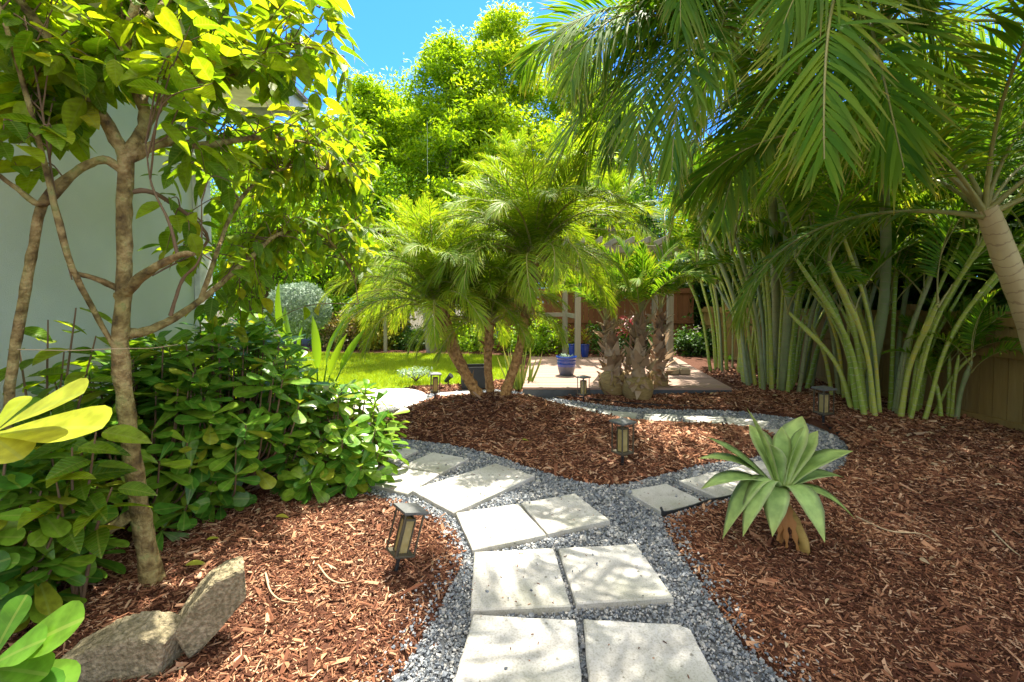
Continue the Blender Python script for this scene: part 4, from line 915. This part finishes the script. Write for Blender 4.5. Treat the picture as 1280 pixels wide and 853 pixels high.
# taller palms behind
def tall_palm(label, bx, by, top, r_, n, sc, kinds=TALL, dry=0):
    b = at(bx, by, 0); b[2] = h1(b[0], b[1]) - .03; t = thing('tall_palm', label, 'palm', b, 0, 'tall feather palms behind the mound'); q = atd(*top)
    p = spline([b, b + (q - b) * .5 + [.05, 0, 0], q], 8) - b; mb = MB(); tube(mb, p, [r_ * 1.3, r_, r_ * .9], 12, wob=.04); mb.build('trunk', M['greytrunk'], t)
    crown(t, p[-1], kinds, n, sc, a0=rng.uniform(0, 6))
    for k in range(dry): add_frond(t, DRYH, p[-1] + [0, 0, .02], k * 1.2 + 3.6, 0, 0, .8, 'brown hanging dead frond')
tall_palm('grey-trunked feather palm left of the leaning date palm', 540, 443, (520, 318, 11.0), .12, 24, .85)
tall_palm('grey-trunked feather palm behind the middle date palm', 602, 440, (596, 300, 11.5), .11, 24, .9)
tall_palm('feather palm with a browning top behind the tallest date palm', 640, 437, (640, 232, 12.2), .12, 24, .8, dry=4)
tall_palm('feather palm with a dry brown head near the pergola', 700, 438, (712, 236, 12), .11, 24, .85, dry=7)
tall_palm('feather palm rising right behind the pergola', 770, 438, (765, 285, 11.8), .11, 24, .9)
tall_palm('low feather palm over the left end of the back fence', 470, 436, (470, 345, 12.6), .1, 22, .7)
rng = np.random.default_rng(33)
# potbellied palms in front of the deck
def pot_palm(label, bx, by, w_, hb, top, n, sc, dry=False, d=None):
    b = at(bx, by, 0); b[2] = h1(b[0], b[1]) - .02; t = thing('potbellied_palm', label, 'palm', b, 0, 'potbellied palms before the deck')
    mb = MB(); lathe(mb, [(w_ * .72, -.02), (w_ * .93, hb * .25), (w_, hb * .55), (w_ * .9, hb * .85), (w_ * .6, hb), (w_ * .3, hb * 1.05), (.01, hb * 1.06)], 20, wob=.025); mb.build('swollen_base', M['bulb'], t)
    q = atd(*top) - b; p = spline([[0, 0, hb * .9], [q[0] * .45, q[1] * .4, hb + (q[2] - hb) * .5], q], 7); rd = [w_ * .5, w_ * .3, w_ * .2, w_ * .15]
    mb = MB(); tube(mb, p, rd, 12, wob=.08); mb.build('trunk', M['paleboot'], t)
    boots(t, np.vstack([[0, 0, hb * .75], [0, 0, hb * .85], p]), [w_ * 1.0, w_ * .75, w_ * .42, w_ * .25, w_ * .16], 70, .17, 'paleboot', .2, .9)
    k = 46; az = rng.uniform(0, 6.28, k); zz_ = rng.uniform(hb * .5, hb * 1.1, k); rr = np.interp(zz_ / hb, [.5, .85, 1, 1.1], [1, .9, .65, .4]) * w_ * .97; o_ = np.stack([np.cos(az), np.sin(az), np.zeros(k)], -1)
    mb = MB(); scatter(mb, T_BOOT, o_ * rr[:, None] + np.stack([zz_ * 0, zz_ * 0, zz_], -1), o_ * rng.uniform(.1, .7, (k, 1)) + np.array([0, 0, 1.]) * rng.uniform(-1, .9, (k, 1)) + rng.normal(0, .35, (k, 3)), o_ + rng.normal(0, .2, (k, 3)), rng.uniform(.07, .17, k)); mb.build('dry_leaf_bases', M['paleboot'], t)
    crown(t, p[-1], [ARE[0], ARE[1], ARE[1]], n, sc, a0=rng.uniform(0, 6), jit=.1)
    if dry: add_frond(t, DRY, p[-1] + [0, 0, -.03], R(75), 0, 0, .75, 'upright brown dead frond'); add_frond(t, DRYH, p[-1], R(200), R(30), 0, .55, 'brown drooping dead frond')
pot_palm('left potbellied palm with shaggy grey boots', 768, 497, .235, .36, (757, 400, 6.7), 10, .62)
pot_palm('middle potbellied palm with a round brown base and dead frond', 797, 502, .22, .33, (801, 392, 6.5), 11, .7, True)
pot_palm('right potbellied palm with a slim shaggy stem', 822, 494, .155, .32, (826, 385, 6.75), 10, .62)
rng = np.random.default_rng(34)
# red-leaved plant
b = np.array([*atd(787, 450, 8.6)[:2], .16]); t = thing('red_leaved_plant', 'dark red strap-leaved plant behind the potbellied palms', 'plant', b)
mb = MB(); tube(mb, [[0, 0, -.01], [.02, 0, .5], [0, 0, .85]], [.03, .025, .02], 8); mb.build('stem', M['bark'], t)
T_ST = leaf_template(.12, lambda u: math.sin(math.pi * (.15 + .85 * u)) ** .6 if u < 1 else .02, .5, .45)
mb = MB(); k = 70; az = rng.uniform(0, 6.28, k); scatter(mb, T_ST, np.stack([np.zeros(k), np.zeros(k), rng.uniform(.65, .9, k)], -1), np.stack([np.cos(az), np.sin(az), rng.uniform(-.2, 1.6, k)], -1), (0, 0, 1), rng.uniform(.18, .32, k)); mb.build('foliage', M['cordy'], t)
# spiky strap-leaved clump and dwarf shrub
p = at(650, 485, .05); t = thing('strap_leaf_clump', 'upright clump of narrow yellow-green blades behind the date palms', 'plant', p)
T_BL = leaf_template(.07, lambda u: (1 - u) ** .5 * .9 + .05, .3, .08)
mb = MB(); k = 60; az = rng.uniform(0, 6.28, k); rr = rng.uniform(0, .2, k); scatter(mb, T_BL, np.stack([rr * np.cos(az), rr * np.sin(az), np.zeros(k)], -1), np.stack([np.cos(az) * .35 * rng.uniform(.2, 1.6, k), np.sin(az) * .4, np.ones(k)], -1), np.stack([np.cos(az + 1), np.sin(az + 1), np.zeros(k)], -1), rng.uniform(.3, .68, k)); mb.build('foliage', M['strap'], t)
p = gp(520, 481); t = thing('dwarf_shrub', 'tiny flat-topped pale green shrub at the lawn edge', 'shrub', p)
mb = MB(); 
for az in np.linspace(0, 6.28, 7): tube(mb, spline([[0, 0, -.02], [.02 * math.cos(az), .02 * math.sin(az), .08], [.2 * math.cos(az), .2 * math.sin(az), .2]], 4), [.014, .01, .004], 6)
mb.build('stem', M['bark'], t); mb = MB(); k = 240; az = rng.uniform(0, 6.28, k); rr = .3 * np.sqrt(rng.random(k)); scatter(mb, wl, np.stack([rr * np.cos(az), rr * np.sin(az), .17 + .1 * rng.random(k)], -1), rand_dirs(k), (0, 0, 1), rng.uniform(.04, .07, k)); mb.build('foliage', M['silver'], t)

# ------------------------------------------------------------------ areca clumps by the fence
rng = np.random.default_rng(111)
def areca(label, cx, cy, nst, spread, hrange, nfr, sc, lean=.28, group='areca palm clumps along the fence'):
    b = np.array([cx, cy, h1(cx, cy) - .03]); t = thing('areca_palm', label, 'palm', b, 0, group)
    for i in range(nst):
        az = i * 2.4 + rng.uniform(-.4, .4); rr = spread * math.sqrt((i + .5) / nst); h = rng.uniform(*hrange); ln_ = lean * (.3 + rr / spread) * rng.uniform(.6, 1.3)
        o_ = np.array([math.cos(az), math.sin(az), 0]); p0 = o_ * rr; p2 = p0 + o_ * ln_ * h + [0, 0, h]; p1 = p0 + o_ * ln_ * h * .28 + [0, 0, h * .5]
        p = spline([p0, p1, p2], 8); r_ = rng.uniform(.015, .029); mb = MB(); tube(mb, p, [r_ * 1.25, r_, r_ * .95, r_ * .9, r_ * 1.15, r_ * .6], 10); mb.build('stem', M['arecastem' if rng.random() < .72 else 'greystem'], t)
        for j in range(nfr):
            k = ARE[min(2, int(2.4 * j / nfr))]; me = k[rng.integers(len(k))]
            add_frond(t, me, p[-1] + [0, 0, -.04 * j], az + j * 2.2 + rng.normal(0, .4), rng.normal(0, .12), rng.normal(0, .2), sc * rng.uniform(.75, 1.1))
    return t
areca('nearest areca clump with yellow-green canes behind the agave', 4.42, 5.3, 27, .38, (1.2, 2.5), 2, .78, .42)
areca('young low areca between the canes and the bare end of the fence', 4.78, 4.95, 4, .1, (.4, .85), 4, .5, .2)
areca('large areca clump of ringed canes in the middle of the fence', 4.08, 7.0, 30, .5, (1.6, 2.9), 3, .95, .34)
areca('slender areca clump filling the fence line between the two big clumps', 4.62, 6.15, 12, .25, (1.3, 2.3), 4, .8, .3)
areca('dense areca clump beside the far corner of the deck', 4.25, 8.7, 18, .45, (1.7, 3.0), 3, .95, .22)
rng = np.random.default_rng(31)
# thick leaning palm and overhanging palms at the right
def lean_palm(label, pts, rad, kinds, n, sc, mat='palmtrunk', a0=0, t0=0, t1=1, group='overhanging palms at the right'):
    b = np.array(pts[0], float); t = thing('overhanging_palm', label, 'palm', b, 0, group); p = spline(pts, 8) - b
    mb = MB(); tube(mb, p, rad, 14, wob=.03); mb.build('trunk', M[mat], t); crown(t, p[-1], kinds, n, sc, t0, t1, a0=a0); return t, p[-1]
lean_palm('thick pale palm trunk leaning in from the right edge', [(4.75, 3.95, 0), tuple(atd(1298, 440, 3.75)), tuple(atd(1254, 315, 3.6)), tuple(atd(1232, 258, 3.5))], [.1, .085, .078, .065], BIG, 12, .9, a0=.9, t0=.0, t1=.75)
lean_palm('unseen palm added right of the camera to shade the near mulch', [(4.4, .3, 0), (4.0, .4, 2.0), (2.9, .5, 3.9)], [.08, .07, .06], BIG, 14, 1.0, 'greystem', a0=.8, t0=.2)  # out-of-view palm, added to hold sky light off the right mulch
CEN = lean_palm('tall palm by the fence whose long fronds overhang the right bed', [(4.35, 5.6, 0), (4.25, 5.2, 1.7), (3.3, 4.25, 3.85)], [.06, .05, .045], BIG, 14, 1.05, 'greystem', a0=1.1, t0=.15)
OVR = lean_palm('palm beyond the top edge whose fronds hang over the fork', [(4.0, 6.7, 0), (3.6, 6.0, 2.3), (2.3, 4.9, 4.25)], [.06, .05, .045], BIG, 13, .95, 'greystem', a0=2.0, t0=.2)
lean_palm('tall thin palm above the picture whose frond shadows stripe the pavers', [(4.35, 7.4, 0), (3.4, 6.0, 2.7), (2.15, 4.2, 5.9)], [.06, .05, .045], BIG, 6, .95, 'greystem', a0=.3, t0=.2)
NEAR = lean_palm('palm outside the right edge with long blue-green leaflets', [(3.9, 2.0, 0), (3.6, 2.0, 1.3), (3.0, 2.1, 2.6)], [.09, .08, .07], BIG, 8, .85, 'greystem', a0=2.6, t0=.0, t1=.36)

rng = np.random.default_rng(35)
rt, rp = NEAR
ot, op = OVR
HANG = [frond('long_frond', 2.5, 15, -88, 76, .66, .024, .35, .15, .16, twist=tw_, mat=mt_, r0=.016, pw=.6, miss=.05) for tw_, mt_ in ((.8, 'areca'), (-.7, 'bluepalm'), (.3, 'areca'))]
for az_, k_, sc_ in ((188, 0, 1.0), (208, 1, .95), (228, 2, 1.05), (172, 1, .85), (250, 0, .95), (198, 2, 1.15)): add_frond(ot, HANG[k_], op, R(az_), rng.normal(0, .06), rng.normal(0, .2), sc_)
for az_, k_, sc_ in ((200, 1, 1.0), (225, 2, 1.05), (180, 0, .9)): add_frond(CEN[0], HANG[k_], CEN[1], R(az_), rng.normal(0, .06), rng.normal(0, .2), sc_)
for az_, me_, tl_, sc_ in ((185, BIG[2][0], .25, .9), (205, BIG[1][0], .1, .9), (225, BIG[2][1], .3, .95), (245, BIG[1][1], .0, .95), (262, BIG[2][0], .35, .95), (195, BIG[2][1], -.05, .85), (282, BIG[1][2], .1, 1.), (235, BIG[2][0], .0, .9)):
    add_frond(ot, me_, op + [0, 0, -.05], R(az_), tl_, rng.normal(0, .15), sc_)
NF = frond('long_frond', 2.5, 22, -22, 46, .85, .021, .16, .1, .2, mat='areca', r0=.016, jit=.07)
add_frond(rt, NF, rp, math.atan2(-.8, -1.25)); add_frond(rt, NF, rp + [.1, 0, 0], math.atan2(-.8, -1.1), .05)
ct, cp = CEN
for az_, me_, tl_, sc_ in ((215, BIG[1][1], .15, .95), (240, BIG[2][1], .35, .9), (262, BIG[1][0], .2, .9), (285, BIG[2][0], .4, .9), (170, BIG[1][2], .2, .95)):
    add_frond(ct, me_, cp + [0, 0, -.05], R(az_), tl_, rng.normal(0, .15), sc_)
CF = frond('long_frond', 3.3, 8, -86, 84, .75, .024, .25, .15, .16, mat='areca', r0=.02, pw=1.1, a0=62, a1=28)
add_frond(ct, CF, cp, math.atan2(-1.55, -1.3))
# ------------------------------------------------------------------ agave
rng = np.random.default_rng(112)
ab = gp(1003, 692); ag = thing('agave', 'broad grey-green foxtail agave in the shaded mulch', 'agave', ab)
ctr = atd(976, 612, 2.56) - ab
AT = [(-.17, .05, .44, .1), (.18, .12, .38, .1), (.38, -.02, .22, .1), (.38, .05, .05, .085), (.31, -.15, -.10, .085), (.07, -.28, -.16, .09), (-.37, -.12, -.22, .08), (-.17, -.24, -.15, .075), (-.46, -.05, .02, .09), (-.42, .1, .14, .09),
      (-.35, .15, .25, .09), (-.06, .25, .3, .09), (.22, .2, .26, .09), (.1, -.04, .36, .085), (-.1, -.06, .27, .07), (.02, .04, .34, .06), (.26, .1, .3, .09), (-.3, -.2, -.17, .075)]
for dx, dy, dz, wd in AT:
    tip = np.array([dx, dy, dz]) * [1.03, .95, 1.03]; L = np.linalg.norm(tip); hz = nrm([dx, dy, 0.001])
    arch = (.05 + .26 * max(0, .25 - dz) * (1 if dz < .2 else .3)) * rng.uniform(.6, 1.35); s = np.linspace(0, 1, 15)
    c1 = ctr + tip * .4 + np.array([0, 0, arch * 1.6]); cpt = np.array([(1 - t) ** 2 * (ctr - [0, 0, .03]) + 2 * t * (1 - t) * c1 + t * t * (ctr + tip) for t in s])
    T = nrm(np.gradient(cpt, axis=0)); side = nrm(np.cross(T, [0, 0, 1.]) + np.cross(hz, [0, 0, 1.]) * .3); side = nrm(side - T * np.sum(side * T, 1, keepdims=True)); Nn = np.cross(side, T)
    wv = wd * np.interp(s, [0, .15, .35, .6, .78, .92, 1], [.4, .46, .72, 1, .82, .34, .015]) / 2 * 1.72; th = np.interp(s, [0, .3, 1], [.013, .007, .001]); ch = wv * .22
    cs = []
    for a_, bz, tz in ((-1, 1, 0), (-.5, .35, .5), (0, 0, .6), (.5, .35, .5), (1, 1, 0), (.5, .35, -.5), (0, 0, -.8), (-.5, .35, -.5)):
        cs.append(cpt + side * (wv * a_)[:, None] + Nn * (ch * bz + th * tz)[:, None])
    V = np.stack(cs, 1); m = 8; f = [[i * m + j, i * m + (j + 1) % m, (i + 1) * m + (j + 1) % m, (i + 1) * m + j] for i in range(14) for j in range(m)]
    MB().add(V.reshape(-1, 3), f, 0, np.repeat(s ** 1.5, m), np.tile([1, .6, 0, .6, 1, .6, .2, .6], 15)).build('leaf', M['agave'], ag)
mb = MB(); tube(mb, spline([[0.02, 0.02, -.04], [.0, 0, .08], ctr * .75, ctr + [0, 0, .02]], 6), [.031, .026, .024, .028], 12, wob=.14); mb.build('stem', M['agavestem'], ag)
for (x0, x1, y1, d) in ((965, 972, 676, 2.46), (975, 984, 688, 2.44), (962, 975, 690, 2.5), (990, 998, 690, 2.42)):
    a, b = ctr + [-.02, -.05, -.02], atd(x1, y1, d) - ab; c = spline([a, (a + b) / 2 + [-.02 + rng.normal(0, .01), -.03, .02], b + [0, 0, .0]], 8); mb = MB(); T = nrm(np.gradient(c, axis=0)); sd_ = nrm(np.cross(T, [.3, 1, 0])) * np.interp(np.linspace(0, 1, len(c)), [0, .4, 1], [.016, .02, .005])[:, None] * (1 + .4 * np.sin(np.arange(len(c)) * 1.7))[:, None]
    V = np.stack([c - sd_, c + np.array([0, -.006, 0]), c + sd_], 1).reshape(-1, 3); f = [[i * 3 + j, i * 3 + j + 1, i * 3 + j + 4, i * 3 + j + 3] for i in range(len(c) - 1) for j in range(2)]
    mb.add(V, f).build('dead_leaf', M['dryleaf'], ag)

# ------------------------------------------------------------------ background trees and shrubs
rng = np.random.default_rng(113)
T_Q = (np.array([[0, 0, 0], [.5, -.24, .05], [1, 0, -.1], [.5, .24, .05]]), np.array([[0, 1, 2, 3]]), np.array([0, .5, 1, .5]))
T_N = (np.array([[0, 0, 0], [.45, -.17, .03], [1, 0, -.15], [.45, .17, .03]]), np.array([[0, 1, 2, 3]]), np.array([0, .5, 1, .5]))
def cypress_meshes(Hh, Rm, nb=130, per=26, leaf=.2):
    br, lv = MB(), MB(); tube(br, spline([[0, 0, -.1], [.1, 0, Hh * .5], [0, .05, Hh * .97]], 6), [.22, .13, .02], 9); P = []; X = []
    for i in range(nb):
        t = .12 + .87 * (i / nb); z = Hh * t; az = i * 2.4 + rng.normal(0, .3); r_ = Rm * ((1 - t) ** .85) * rng.choice([.5, .75, 1., 1.25]) * rng.uniform(.85, 1.1) * min(1, .6 + t * 2) + .25
        o_ = np.array([math.cos(az), math.sin(az), 0]); e = np.array([0, 0, z]) + o_ * r_ + [0, 0, r_ * rng.uniform(.1, .5)]; c = spline([[0, 0, z - .1], np.array([0, 0, z]) + o_ * r_ * .5 + [0, 0, r_ * .2], e], 4); tube(br, c, [.035, .02, .008], 4, caps=False)
        m = int(per * (.5 + r_ / Rm))
        for j in range(max(2, m // 5)):
            s = .25 + .8 * rng.random() ** .55; q = c[min(len(c) - 1, int(s * (len(c) - 1)))] + rng.normal(0, .08 + .06 * r_, 3); sz = rng.uniform(.12, .42)
            d0 = nrm(o_ + rng.normal(0, .6, 3)); kk = int(40 * (sz / .2) ** 1.4)
            P.extend(q + np.clip(rng.normal(0, 1, (kk, 3)), -1.5, 1.5) * sz * [1, 1, .42]); X.extend(d0 + rng.normal(0, .7, (kk, 3)))
    n = len(P); scatter(lv, T_N, np.array(P), np.array(X), nrm(np.array([0, 0, 1.]) + rng.normal(0, .6, (n, 3))), leaf * rng.uniform(.6, 1.2, n))
    return br.mesh('trunk', M['greytrunk']), lv.mesh('crown', M['cypress'])
CYP = [cypress_meshes(13, 5.0, 95, 58), cypress_meshes(13, 4.6, 90, 54)]
def cypress(label, topx, topy, d, width, v):
    q = atd(topx, topy, d); t = thing('cypress_tree', label, 'tree', (q[0], d, -.05), rng.uniform(0, 6), 'feathery cypress trees beyond the garden'); s_ = q[2] / 13.2
    for nm, me in zip(('trunk', 'crown'), CYP[v]):
        o = link(nm, me, t); o.scale = (s_ * width, s_ * width, s_)
cypress('tallest feathery bright green cypress against the blue sky', 628, 12, 21, 1.0, 0)
cypress('bushy cypress left of the tallest one', 562, 42, 20, 1.15, 1)
cypress('slim cypress standing apart to the right of the tallest', 712, 34, 22, .75, 1)
cypress('broad low cypress at the left beside the leafy tree', 462, 98, 19, 1.3, 0)
cypress('short cypress filling the gap below the tallest pair', 595, 95, 23, 1.2, 1)
cypress('short cypress right of the gap, half hidden by palm fronds', 760, 95, 20, 1.1, 0)
cypress('cypress at the edge of the palm fronds with a rounded top', 748, 118, 21.5, 1.0, 0)
cypress('smaller cypress at the far left beside the leafy tree', 415, 150, 20, 1.1, 1)
cypress('low cypress between the broad one and the bushy one', 505, 120, 24, 1.2, 1)
def leafy(name, label, cat, cx, cy, rx, ry, z0, z1, clumps, per, leaf, mat, group=None, trunk=True, spread=.3, tpl=T_Q, base_r=.1):
    t = thing(name, label, cat, (cx, cy, 0), 0, group); br, lv = MB(), MB(); P = []; zc = (z0 + z1) / 2; hz = (z1 - z0) / 2
    for i in range(clumps):
        u = rand_dirs(1)[0]; r_ = rng.uniform(.35, 1) ** .5; q = np.array([u[0] * rx * r_, u[1] * ry * r_, zc + u[2] * hz * r_]) * [1, 1, 1]
        if trunk: tube(br, spline([[0, 0, max(.1, z0 * .6)], [q[0] * .4, q[1] * .4, z0 * .5 + q[2] * .4], q], 3), [base_r * .4, base_r * .2, .01], 4, caps=False)
        P.append(q + rng.normal(0, 1, (per, 3)) * spread * rng.uniform(.6, 1.2) * [1, 1, .75])
    P = np.vstack(P); P[:, 2] = np.maximum(P[:, 2], .03); n = len(P); out = nrm(P - [0, 0, zc])
    scatter(lv, tpl, P, out * .5 + rng.normal(0, .6, (n, 3)), nrm(np.array([0, 0, .9]) + out * .5 + rng.normal(0, .45, (n, 3))), leaf * rng.uniform(.6, 1.25, n))
    if trunk:
        tube(br, spline([[0, 0, -.1], [.05, 0, zc * .5], [0, 0, zc]], 5), [base_r, base_r * .8, base_r * .4], 8); br.build('trunk', M['bark'], t)
    lv.build('crown', M[mat], t); return t
HG = 'leafy trees closing off the garden'
def lpx(name, label, cat, px0, px1, pt_, pb, d, clumps, per, leaf, mat, **kw):
    a, b = atd(px0, pt_, d), atd(px1, pb, d); w_ = (b[0] - a[0]) / 2
    return leafy(name, label, cat, (a[0] + b[0]) / 2, d, w_, w_ * kw.pop('dep', .8), max(.0, b[2]), a[2], clumps, per, leaf, mat, **kw)
lpx('hedge_tree', 'bright green leafy tree behind the silver topiary', 'tree', 330, 470, 205, 400, 15.5, 90, 130, .13, 'hedge', group=HG)
lpx('hedge_tree', 'bright leafy tree behind the croton and lamp post', 'tree', 425, 545, 215, 420, 16.5, 80, 130, .13, 'hedge', group=HG)
lpx('hedge_tree', 'leafy tree beyond the house corner at the left', 'tree', 230, 380, 170, 400, 14, 90, 130, .13, 'hedge', group=HG)
lpx('hedge_tree', 'dark leafy tree far left behind the house', 'tree', 60, 260, 120, 400, 15, 70, 120, .15, 'darkhedge', group=HG)
lpx('hedge_tree', 'leafy tree behind the middle of the mound palms', 'tree', 520, 680, 240, 425, 15.5, 90, 130, .14, 'hedge', group=HG)
lpx('hedge_tree', 'leafy tree behind the pergola', 'tree', 650, 810, 225, 425, 15.5, 90, 130, .14, 'hedge', group=HG)
lpx('hedge_tree', 'dark leafy tree behind the red fence corner', 'tree', 770, 930, 170, 420, 15, 100, 130, .15, 'darkhedge', group=HG)
lpx('hedge_tree', 'leafy tree just past the house corner behind the leafy cascade', 'tree', 255, 395, 160, 415, 11.5, 100, 130, .12, 'hedge', group=HG)
leafy('hedge_tree', 'dark leafy tree beyond the fence near its far corner', 'tree', 6.4, 13.2, 1.6, 1.6, .3, 4.6, 130, 140, .16, 'darkhedge', HG, spread=.4)
leafy('hedge_tree', 'dark leafy tree beyond the fence behind the deck areca', 'tree', 7.2, 11, 2.0, 2.0, .8, 5.2, 190, 150, .16, 'darkhedge', HG, spread=.4)
leafy('hedge_tree', 'dark leafy tree beyond the fence behind the middle areca', 'tree', 6.9, 7.6, 1.6, 1.8, .5, 4.8, 190, 150, .16, 'darkhedge', HG, spread=.4)
leafy('hedge_tree', 'dark leafy tree beyond the fence between the two clumps of canes', 'tree', 6.6, 9.4, 1.3, 1.5, .3, 3.6, 140, 150, .16, 'darkhedge', HG, spread=.4)
leafy('hedge_tree', 'dark leafy tree beyond the fence at the right edge', 'tree', 7.2, 4.4, 1.7, 1.7, .5, 4.4, 190, 150, .16, 'darkhedge', HG, spread=.4)
SG = 'border shrubs beyond the lawn'
lpx('border_shrub', 'yellow and orange croton bush beside the white lamp post', 'shrub', 446, 508, 381, 441, 13.4, 60, 90, .12, 'croton', group=SG, spread=.16)
lpx('border_shrub', 'pinkish brown shrub left of the croton', 'shrub', 405, 452, 395, 445, 13.2, 40, 80, .1, 'pink', group=SG, spread=.14)
lpx('border_shrub', 'light green shrub under the leafy tree behind the topiary', 'shrub', 385, 440, 358, 440, 14, 50, 90, .12, 'hedge', group=SG, spread=.18)
lpx('border_shrub', 'low dark shrub between croton and grey palm trunk', 'shrub', 498, 540, 415, 445, 13.2, 30, 80, .1, 'darkhedge', group=SG, spread=.14)
lpx('border_shrub', 'low green shrub behind the black planter', 'shrub', 550, 625, 410, 443, 13, 36, 90, .1, 'hedge', group=SG, spread=.16)
lpx('border_shrub', 'green shrub growing along the back edge of the deck', 'shrub', 625, 715, 405, 446, 12.1, 40, 90, .1, 'hedge', group=SG, spread=.15)
lpx('border_shrub', 'shady shrub between the pergola posts', 'shrub', 725, 835, 405, 448, 12, 44, 90, .1, 'darkhedge', group=SG, spread=.16)
lpx('border_shrub', 'shady low shrub in the corner past the deck', 'shrub', 840, 900, 415, 452, 11.3, 36, 90, .1, 'darkhedge', group=SG, spread=.14)
# clipped silver topiary
c = atd(373, 386, 9.2); t = thing('silver_topiary', 'clipped silvery grey-green ball shrub beyond the house corner', 'shrub', (c[0], c[1], 0))
mb = MB(); tube(mb, [[0, 0, -.05], [0, 0, c[2]]], .05, 8); mb.build('trunk', M['bark'], t)
mb = MB(); n = 9000; u = rand_dirs(n); r_ = .56 * (.9 + .13 * rng.random(n)) ; u[:, 2] *= .95; scatter(mb, T_Q, u * (r_ * (1 + .045 * np.sin(5 * u[:, 0] + 2) * np.sin(6 * u[:, 2]) + .04 * np.sin(9 * u[:, 1] + 4 * u[:, 0])))[:, None] * [1.04, 1, .97] + [0, 0, c[2] - .02], u * .6 + rng.normal(0, .55, (n, 3)), u + rng.normal(0, .3, (n, 3)), rng.uniform(.04, .075, n))
lathe(mb, [(.001, -.5), (.3, -.4), (.5, 0), (.3, .4), (.001, .5)], 16, c=(0, 0, c[2] - .02)); mb.build('crown', M['silver'], t)
# thin pole
q = atd(534, 150, 17); t = MB(); tube(t, [[0, 0, 0], [0, 0, q[2]]], [.005, .003], 8); tag(t.build('antenna_pole', M['whitetrim'], loc=(q[0], 17, -.05)), 'thin pale pole rising among the trees', 'pole')

# ------------------------------------------------------------------ small litter on the mulch
rng = np.random.default_rng(114)
for i, (lab, q, s_, mt) in enumerate((('yellow fallen leaf on the sunny island mulch', (652, 552), .07, 'fallen'), ('yellow-green fallen leaf in the shade left of the long slab', (345, 650), .08, 'fallen'), ('pale green fallen leaf beside the tree trunk', (232, 712), .09, 'fallen'), ('small yellow leaf lying behind the upright rock', (258, 680), .06, 'fallen'))):
    p = gp(*q); mb = MB(); scatter(mb, T_OV, np.zeros((1, 3)), np.array([[1, .3 * i - .4, .12]]), (0, 0, 1), s_); tag(mb.build('fallen_leaf', M[mt], loc=p + [0, 0, .022]), lab, 'leaf', 'fallen leaves on the mulch')
for lab, pts in (('curled straw-coloured dry stem on the left mulch', [(336, 735), (332, 722), (338, 745), (352, 757), (372, 760)]), ('pale dry palm strand on the sunny left mulch', [(398, 712), (410, 728), (425, 735), (440, 733)]), ('long thin dry strand right of the agave', [(1070, 650), (1110, 668), (1150, 672), (1170, 682)]), ('pale dry strand on the shaded mulch at the right', [(1240, 668), (1262, 690), (1275, 700)])):
    P_ = [gp(*q) + [0, 0, .022] for q in pts]; b = P_[0]; mb = MB(); tube(mb, spline(P_, 5) - b, [.004, .004, .002], 6); tag(mb.build('dry_strand', M['straw'], loc=b), lab, 'dry stem', 'dry strands on the mulch')
rng = np.random.default_rng(55)
x, y = sample(1500, -4, 4.6, 1.3, 7); k = frame_ok(x, y, .4) & ~on_gravel(x, y) & ~inside(x, y, LAWN) & (rng.random(len(x)) < .3); x, y = x[k], y[k]; n = len(x)
mb = MB(); az = rng.uniform(0, 6.28, n); scatter(mb, T_OV2, np.stack([x, y, H(x, y) + .021], -1), np.stack([np.cos(az), np.sin(az), rng.uniform(-.1, .35, n)], -1), np.array([0, 0, 1.]) + rng.normal(0, .3, (n, 3)), rng.uniform(.018, .06, n) * np.clip(y / 3, .8, 1.5))
tag(mb.build('leaf_litter', M['litter']), 'scattered small dead leaves lying over the mulch', kind='stuff')
print('chips', N_CHIPS, 'pebbles', N_PEB, 'tris', sum(len(m.polygons) for m in bpy.data.meshes))
